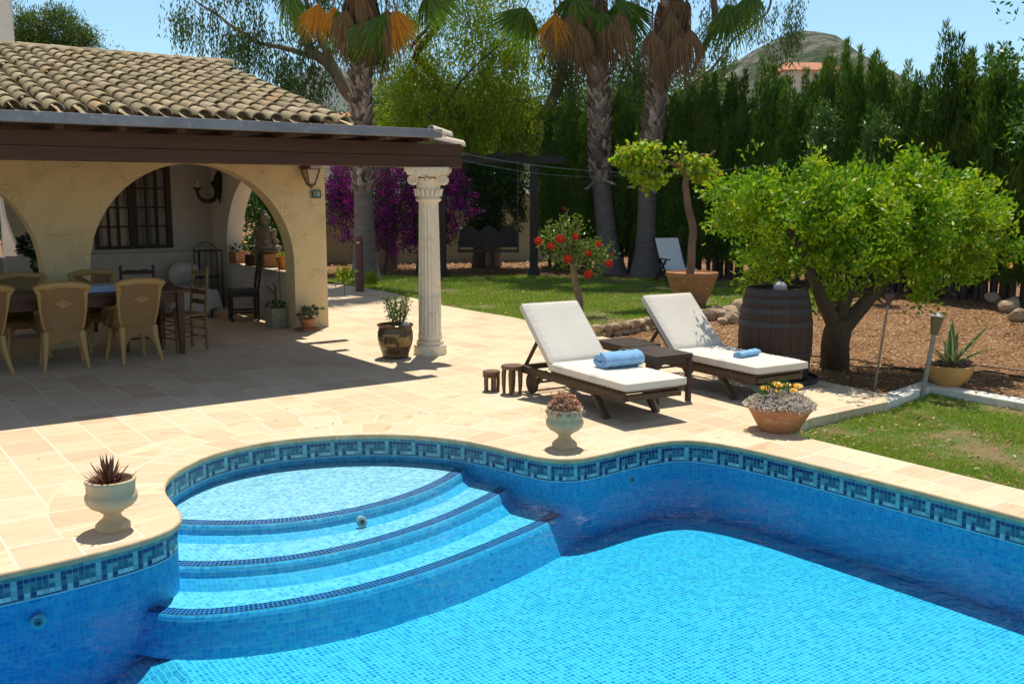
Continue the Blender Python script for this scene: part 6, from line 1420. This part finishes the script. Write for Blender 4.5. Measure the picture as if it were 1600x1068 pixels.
npobj('blossom', blobleaves(bg_, 17000, .06, .05, 22, 0, .2, .9, .075, .35, .3, .4), 4, M_BOUG, t); npobj('foliage', blobleaves(bg_, 9000, .07, .045, 7, 0, .2, .9, .08, .6), 4, leafmat('bougainvillea_leaf', [(.02,.06,.012),(.04,.10,.02)], .25), t)
a = MB()
for k, u in enumerate((560, 600, 650, 690)): b0 = D(u, 410, f_); limb(a, [Vector((b0.x, b0.y, -.1)), D(u+6,370,f_), D(u-4,320,f_), D(u+8,280,f_)], .04, .01, 7, .1, k)
obj('stem', a, M_BARK, t)
t = thing('climbing_plant', 'dark green climber on the wall above the swing seat', 'climber'); f_ = 27.5
npobj('foliage', blobleaves([pb(755,300,44,48,f_,.5), pb(795,285,30,40,f_,.5), pb(735,268,28,18,f_-.8,.4), pb(812,325,12,30,f_,.3), pb(760,350,40,30,f_,.4), pb(750,280,60,30,f_-1.2,.4), pb(700,260,30,14,f_-1,.4)], 15000, .085, .06, 7, .2, .1, .8, .07, .5), 4, leafmat('ivy_leaf', [(.015,.055,.01),(.03,.09,.015),(.05,.14,.02),(.08,.20,.025)], .3, .35), t)
a = MB(); b0 = D(770, 405, f_); limb(a, [Vector((b0.x, b0.y, -.1)), D(772,350,f_), D(760,290,f_)], .04, .015, 7, .08, 2); obj('stem', a, M_BARK, t)
t = thing('garden_shrub', 'green shrub seen through the side arch behind the statue', 'shrub'); f_ = 27
npobj('foliage', blobleaves([pb(425,330,50,60,f_,1), pb(400,300,40,50,f_,1), pb(450,370,40,40,f_,1), pb(470,320,40,60,f_,1), pb(400,390,40,30,f_,1)], 9000, .12, .07, 7, .1, .1, .8, .09, .5), 4, leafmat('shrub_leaf', [(.03,.10,.015),(.05,.16,.02),(.09,.24,.03),(.14,.30,.04)], .35, .35), t)
a = MB()
for k, u in enumerate((405, 430, 455)): b0 = D(u, 410, f_); limb(a, [Vector((b0.x, b0.y, -.1)), D(u+3,340,f_)], .05, .015, 7, .08, k)
obj('stem', a, M_BARK, t)
t = thing('garden_shrub', 'green bush seen through the opening in the left arch', 'shrub'); f_ = 24
npobj('foliage', blobleaves([pb(5,330,40,50,f_,.8), pb(-30,330,40,50,f_,.8), pb(50,300,40,50,f_,.8)], 6000, .12, .07, 7, .1, .1, .8, .09, .5), 4, bpy.data.materials['shrub_leaf'], t)
a = MB(); b0 = D(5, 400, f_); limb(a, [Vector((b0.x, b0.y, -.1)), D(5,330,f_)], .06, .02, 7, .08, 1); obj('stem', a, M_BARK, t)
a = MB(); c0 = D(25, 350, 22); a.box((c0.x, c0.y, 1.0), (.55, .4, 2.1)); tag(obj('garden_pillar', a, M_WHITE, bevel=.02), 'sunlit white garden pillar seen through the left arch', 'pillar')
# low weeds near bollard
for (u, v, ru, rv, f_, lab) in ((538,432,12,12,19.5,'small weedy plant left of the bollard'),(580,437,5,6,20.8,'low weed right of the bollard')):
    t = thing('weed', lab, 'plant', (0,0,0), 0, 'weeds by the bollard'); npobj('foliage', blobleaves([pb(u, v, ru, rv, f_, .2)], 350, .08, .035, 6, 0, .6, .7, .05), 4, M_EUB, t)
    a = MB(); b0 = D(u, v+15, f_); a.tube([(b0.x, b0.y, -.02), tuple(D(u, v, f_))], .006, 5); obj('stem', a, M_BARK, t)

# ---- pergola with swing seat
M_BLK = wood('black_stained_wood', (.018,.015,.014), (.035,.028,.025), .6, 2)
t = thing('pergola', 'black stained timber pergola in front of the hedge', 'pergola')
pl, pr_ = G(691, 433), G(834, 431)
for p in (pl, pr_):
    a = MB(); a.box((p.x, p.y, 1.35), (.20, .20, 2.7), Matrix.Rotation(-YAW, 3, 'Z')); a.box((p.x, p.y, .12), (.34, .34, .26), Matrix.Rotation(-YAW, 3, 'Z'), .6); obj('post', a, M_BLK, t, bevel=.01)
dr = (pr_-pl).normalized(); a = MB(); a.beam(pl-dr*.6+Vector((0,0,2.78)), pr_+dr*.75+Vector((0,0,2.80)), .16, .17); obj('beam', a, M_BLK, t)
for k in range(4):
    c_ = pl.lerp(pr_, (k+.4)/4)+Vector((0,0,2.9)); nb_ = Vector((-dr.y, dr.x, 0)); a = MB(); a.beam(c_-nb_*.5, c_+nb_*1.6, .07, .10); obj('rafter', a, M_BLK, t)
t = thing('swing_seat', 'black swing seat with scalloped back hanging under the pergola', 'swing seat')
fs = 24.6; sl0, sl1 = D(716, 392, fs), D(811, 392, fs); zc = sl0.z; ex = (Vector((sl1.x, sl1.y, 0))-Vector((sl0.x, sl0.y, 0))); Ls = ex.length; ex.normalize(); M_ = Matrix.Rotation(math.atan2(ex.y, ex.x), 3, 'Z'); c_ = Vector(((sl0.x+sl1.x)/2, (sl0.y+sl1.y)/2, 0))
prof_ = [(-Ls/2, .08), (Ls/2, .08)]+[(Ls/2-Ls*k/48, .42+.20*abs(math.sin(3*PI*k/48))**.8) for k in range(49)]
a = MB(); a.poly([prof_], lambda x, z: tuple(M_ @ Vector((x, .22, 0))+c_+Vector((0,0,zc+z))), tuple(M_ @ Vector((0, .03, 0)))); obj('backrest', a, M_BLK, t)
a = MB(); a.box(c_+Vector((0,0,zc+.0)), (Ls, .5, .04), M_); obj('seat', a, M_BLK, t)
for s_ in (-1, 1):
    a = MB(); a.box(c_+M_ @ Vector((s_*(Ls/2-.03), 0, 0))+Vector((0,0,zc+.22)), (.05, .5, .04), M_); a.box(c_+M_ @ Vector((s_*(Ls/2-.03), -.22, 0))+Vector((0,0,zc+.11)), (.04, .04, .22), M_); obj('armrest', a, M_BLK, t)
    e = c_+M_ @ Vector((s_*(Ls/2-.03), 0, 0)); a = MB(); a.tube([e+Vector((0,0,zc+.22)), e+Vector((0,0,2.72))], .010, 6); obj('chain', a, surf('green_chain', (.12,.2,.18), None, 9, .6), t)
# wires
for (p0, p1, sag, lab) in (((722,240,12.6),(1240,250,15.5),.22,'upper thin green wire running from the porch to the hedge'),((722,250,12.6),(1010,268,20),.15,'lower thin green wire below the upper wire')):
    A_, B_ = D(*p0), D(*p1); a = MB(); a.tube([A_.lerp(B_, k/24)+Vector((0,0,-sag*4*(k/24)*(1-k/24))) for k in range(25)], .0032, 5); tag(obj('garden_wire', a, surf('green_wire', (.04,.09,.08), None, 9, .5)), lab, 'wire', 'wires across the garden')

# ---- far reclining chair
M_SLING = surf('white_sling', (.88,.88,.86), (.82,.82,.80), 6, .8, .2, 60, .002)
ch = G(1056, 441); t = thing('garden_recliner', 'folding black framed recliner with white sling under the hedge', 'recliner', (ch.x, ch.y, 0), -YAW+PI+.30)
# local: faces +Y (towards the camera), x to its left
a = MB(); path = [(.46,.30),(.30,.33),(.05,.30),(-.12,.28),(-.28,.50),(-.46,.80),(-.55,.97)]
for (y0, z0), (y1, z1) in zip(path, path[1:]): a.beam((0, y0, z0), (0, y1, z1), .60, .035, (0,0,1))
obj('sling', a, M_SLING, t, smooth=50)
a = MB(); a.beam((0,.46,.30),(0,.62,.10), .60, .03); obj('leg_rest', a, M_SLING, t)
for s_ in (-.31, .31):
    a = MB(); a.beam((s_, .62, .06), (s_, -.12, .26), .03, .04); a.beam((s_, -.12, .26), (s_, -.56, 1.0), .03, .04); a.beam((s_, .35, 0), (s_, -.2, .52), .03, .04); a.beam((s_, -.45, 0), (s_, .1, .5), .03, .04); a.box((s_, .0, .53), (.05, .55, .025)); obj('side_frame', a, M_BLK, t)

# ---- big pot with vine
bp = G(1084, 481); t = thing('potted_vine', 'gnarled grapevine standard in a huge weathered terracotta pot', 'potted plant', (bp.x+FW[0]*.25, bp.y+FW[1]*.25, -.02))
o0 = Vector(t.location); a = MB(); a.lathe([(.22,0),(.235,.02),(.30,.18),(.375,.36),(.42,.50),(.44,.55),(.455,.56),(.462,.60),(.455,.63),(.43,.635),(.41,.60),(0,.55)], 56); obj('pot', a, M_TERRA2, t, smooth=40)
a = MB(); a.lathe([(.41,.57),(0,.60)], 30, cap_bottom=False); obj('soil', a, MAT_DIRT, t)
fv = fdist(o0); L_ = lambda u, v, df=0: D(u, v, fv+df)-o0
a = MB(); limb(a, [L_(1076,436), L_(1080,400), L_(1083,360), L_(1076,320), L_(1070,290), L_(1072,262)], .075, .055, 12, .05, 21); limb(a, [L_(1072,270), L_(1066,250), L_(1068,226)], .05, .035, 9, .03, 22)
limb(a, [L_(1072,268), L_(1085,250), L_(1098,242), L_(1112,243), L_(1118,236)], .045, .015, 9, .05, 23); limb(a, [L_(1072,262), L_(1050,256), L_(1030,248), L_(1000,255)], .045, .012, 9, .05, 24); a.tube([L_(1084,436), L_(1082,400), L_(1078,330)], .02, 7)
obj('trunk', a, bark('vine_bark', (.26,.18,.12), (.14,.09,.06), 4), t, smooth=True)
vb = [(tuple(Vector(b[0])-o0), b[1], b[2]) for b in (pb(1000,250,28,22,fv,.28), pb(1012,275,22,13,fv,.25), pb(975,245,13,14,fv,.15), pb(1015,235,14,10,fv,.15), pb(1100,265,20,16,fv,.22,.9), pb(1075,255,10,18,fv,.2,.6), pb(1060,235,8,6,fv,.1,.5))]
M_VINE = leafmat('vine_leaf', [(.22,.42,.015),(.30,.50,.02),(.40,.58,.03),(.48,.58,.04),(.58,.42,.04)], .5, .45)
npobj('foliage', blobleaves(vb, 2300, .09, .09, 6, .35, 0, .8, .06, .5, .15), 4, M_VINE, t)
# ---- hibiscus
hb = G(905, 492); t = thing('hibiscus', 'small hibiscus standard with red flowers behind the lounger', 'shrub', (hb.x, hb.y, 0)); o0 = Vector(t.location); fh = fdist(o0); L_ = lambda u, v, df=0: D(u, v, fh+df)-o0
a = MB(); limb(a, [Vector((0,0,-.03)), L_(905,470), L_(899,440), L_(896,415)], .068, .055, 12, .02, 31)
for k, (u, v) in enumerate(((860,370),(875,345),(900,350),(925,375),(945,405),(930,430),(870,405),(850,385),(885,330))): limb(a, [L_(896,418), L_((u+896)/2, (v+400)/2, .1*(k % 3-1)), L_(u, v, .25*(k % 3-1))], .028, .006, 6, .03, k)
obj('trunk', a, surf('pale_bark', (.34,.25,.15), (.22,.15,.09), 5, .9, .5, 20, .01, (1,1,3)), t, smooth=True)
hbb = [(tuple(Vector(b[0])-o0), b[1], b[2]) for b in (pb(865,370,22,20,fh,.25), pb(890,350,20,14,fh,.2,.7), pb(905,385,36,24,fh,.35), pb(930,410,22,20,fh,.25), pb(880,405,26,14,fh,.25), pb(945,395,12,14,fh,.15,.7))]
npobj('foliage', blobleaves(hbb, 1500, .07, .038, 5, 0, .3, .8, .05, .5), 4, leafmat('hibiscus_leaf', [(.06,.13,.02),(.12,.22,.03),(.22,.30,.05),(.16,.20,.05)], .35, .4), t)
M_RED = leafmat('red_petals', [(.72,.02,.012),(.80,.035,.015),(.62,.012,.01)], .25, .5)
for k, (u, v, s_) in enumerate(((841,377,1.35),(861,385,1.2),(875,374,1.5),(900,370,1.25),(887,405,1.35),(935,382,1.0),(919,396,1.1),(951,412,1.35),(919,429,1.4),(882,326,.4),(957,398,.5))):
    c_ = L_(u, v, -.25); n_ = 7; an = np.arange(n_)*2*PI/n_; nrm = cdir(.1*(k % 3-1), -1, .35).normalized(); e1 = Vector((RT[0], RT[1], 0)); e2 = nrm.cross(e1)
    dirs = np.array([tuple(e1*math.cos(q)+e2*math.sin(q)+nrm*.35) for q in an]); fl = npobj('flower', leafquads(np.tile(np.array(c_), (n_, 1)), dirs, np.tile(np.array(nrm), (n_, 1)), np.full(n_, .062*s_), np.full(n_, .055*s_), .12), 4, M_RED, t)
    if s_ > .7: a = MB(); a.tube([c_, c_+nrm*.045], [.004,.006], 6); obj('pistil', a, M_PET, fl)

# ---- far things: hill, mountain, houses
m, nt, out = new_mat('hill_rock'); n = N(nt); tc = n.n('NewGeometry').outputs['Position']
f1 = n.ramp(n.noise(tc, .11, 10, .78), [(.38, (.045,.07,.025)), (.50, (.09,.11,.05)), (.56, (.24,.22,.18)), (.72, (.33,.30,.26))])
n.out(out, f1, .95, n.bump(n.noise(tc, .12, 6, .7), 1.0, 6.0), .1); M_HILL = m
def ridge(name, prof, f0, thick, base_z, seed, rough):
    a = MB(); cols = []; us = [p[0] for p in prof]
    for i in range(161):
        u = us[0]+(us[-1]-us[0])*i/160
        for (u0, v0), (u1, v1) in zip(prof, prof[1:]):
            if u0 <= u <= u1: v = v0+(v1-v0)*(u-u0)/(u1-u0); break
        top = D(u, v, f0); cols.append(top)
    nd = 14
    for i, top in enumerate(cols):
        for j in range(nd+1):
            t_ = j/nd; off = (t_-.5)*2*thick; p = Vector((top.x+FW[0]*off, top.y+FW[1]*off, 0)); k = math.cos(PI/2*abs(t_-.5)*2)**.8 if j not in (0, nd) else 0
            z = base_z+(top.z-base_z)*k; z += (rough*mnoise.noise(p*.02+Vector((seed,0,0)))+rough*.6*mnoise.noise(p*.07)+rough*.3*mnoise.noise(p*.17))*k; a.v.append((p.x, p.y, z))
    for i in range(160):
        for j in range(nd): k = i*(nd+1)+j; a.f.append((k, k+1, k+nd+2, k+nd+1))
    return tag(obj(name, a, M_HILL, smooth='all'), kind='structure')
ridge('hill', [(700,215),(850,195),(960,175),(1040,155),(1095,118),(1130,104),(1160,86),(1195,68),(1225,63),(1262,74),(1300,98),(1345,122),(1400,145),(1480,180),(1620,215),(1900,250)], 430, 150, -2, 3, 3.2)
ridge('mountain', [(-300,260),(100,235),(300,205),(430,160),(480,128),(515,112),(550,118),(620,140),(700,150),(800,170),(950,200),(1200,240)], 2600, 700, -5, 9, 30)
def villa(label, u, v_eave, v_ridge, width, f0, wall=(.6,.56,.5)):
    c_ = D(u, v_eave, f0); e = c_.z; r = D(u, v_ridge, f0).z; t = thing('villa', label, 'house', (c_.x, c_.y, 0), -YAW)
    a = MB(); a.box((0, 4, e/2), (width, 8, e)); obj('wall', a, M_WHITE, t)
    a = MB(); a.add([(-width/2-.4,-.5,e),(width/2+.4,-.5,e),(width/2+.4,8.5,e),(-width/2-.4,8.5,e),(-width/2+1,4,r),(width/2-1,4,r)], [(0,1,5,4),(1,2,5),(2,3,4,5),(3,0,4),(0,3,2,1)]); obj('roof', a, surf('orange_roof_tiles', (.55,.22,.10), (.42,.16,.08), .5, .85, .5, 6, .1) if 'orange_roof_tiles' not in bpy.data.materials else bpy.data.materials['orange_roof_tiles'], t)
    a = MB(); a.box((width*.2, -.02, e*.6), (1.2, .1, 1.4)); obj('window', a, M_DWOODY, t)
    return t
villa('distant white villa with orange roof under the rocky hill', 1272, 110, 89, 5.2, 95)
villa('distant house with orange roof beside the left palm', 522, 184, 165, 2.6, 48)

# ---- haze round the whole scene
m, nt, out = new_mat('haze_air'); n = N(nt)
pv = n.n('VolumePrincipled', {'Color': (.72,.84,1.0,1), 'Density': .00011, 'Anisotropy': .2}); nt.links.new(pv.outputs[0], out.inputs[1])
a = MB(); a.box((1500, 1800, 198), (6800, 7400, 410)); hz = obj('haze', a, m); tag(hz, 'thin blue air between the garden and the far hills', 'haze', kind='stuff')

t = thing('garden_tree', 'leafy tree at the right edge, only its outermost leaves in view', 'tree'); f_ = 15.2
npobj('crown', blobleaves([pb(1735,60,120,110,f_,1.3), pb(1680,180,70,60,f_,1.0,.8), pb(1760,200,120,90,f_,1.3), pb(1640,90,44,40,f_,.6,.8), pb(1622,185,34,30,f_,.5,.8)], 8000, .11, .05, 10, .1, .2, .8, .08, .45, .25, .5), 4, bpy.data.materials['shrub_leaf'], t)
a = MB(); b0 = D(1735, 500, f_); limb(a, [Vector((b0.x, b0.y, -.1)), D(1730,300,f_), D(1720,150,f_), D(1735,50,f_)], .13, .04, 10, .06, 5); limb(a, [D(1725,200,f_), D(1670,150,f_), D(1625,100,f_)], .05, .015, 8, .05, 6); obj('trunk', a, M_BARK, t, smooth=True)
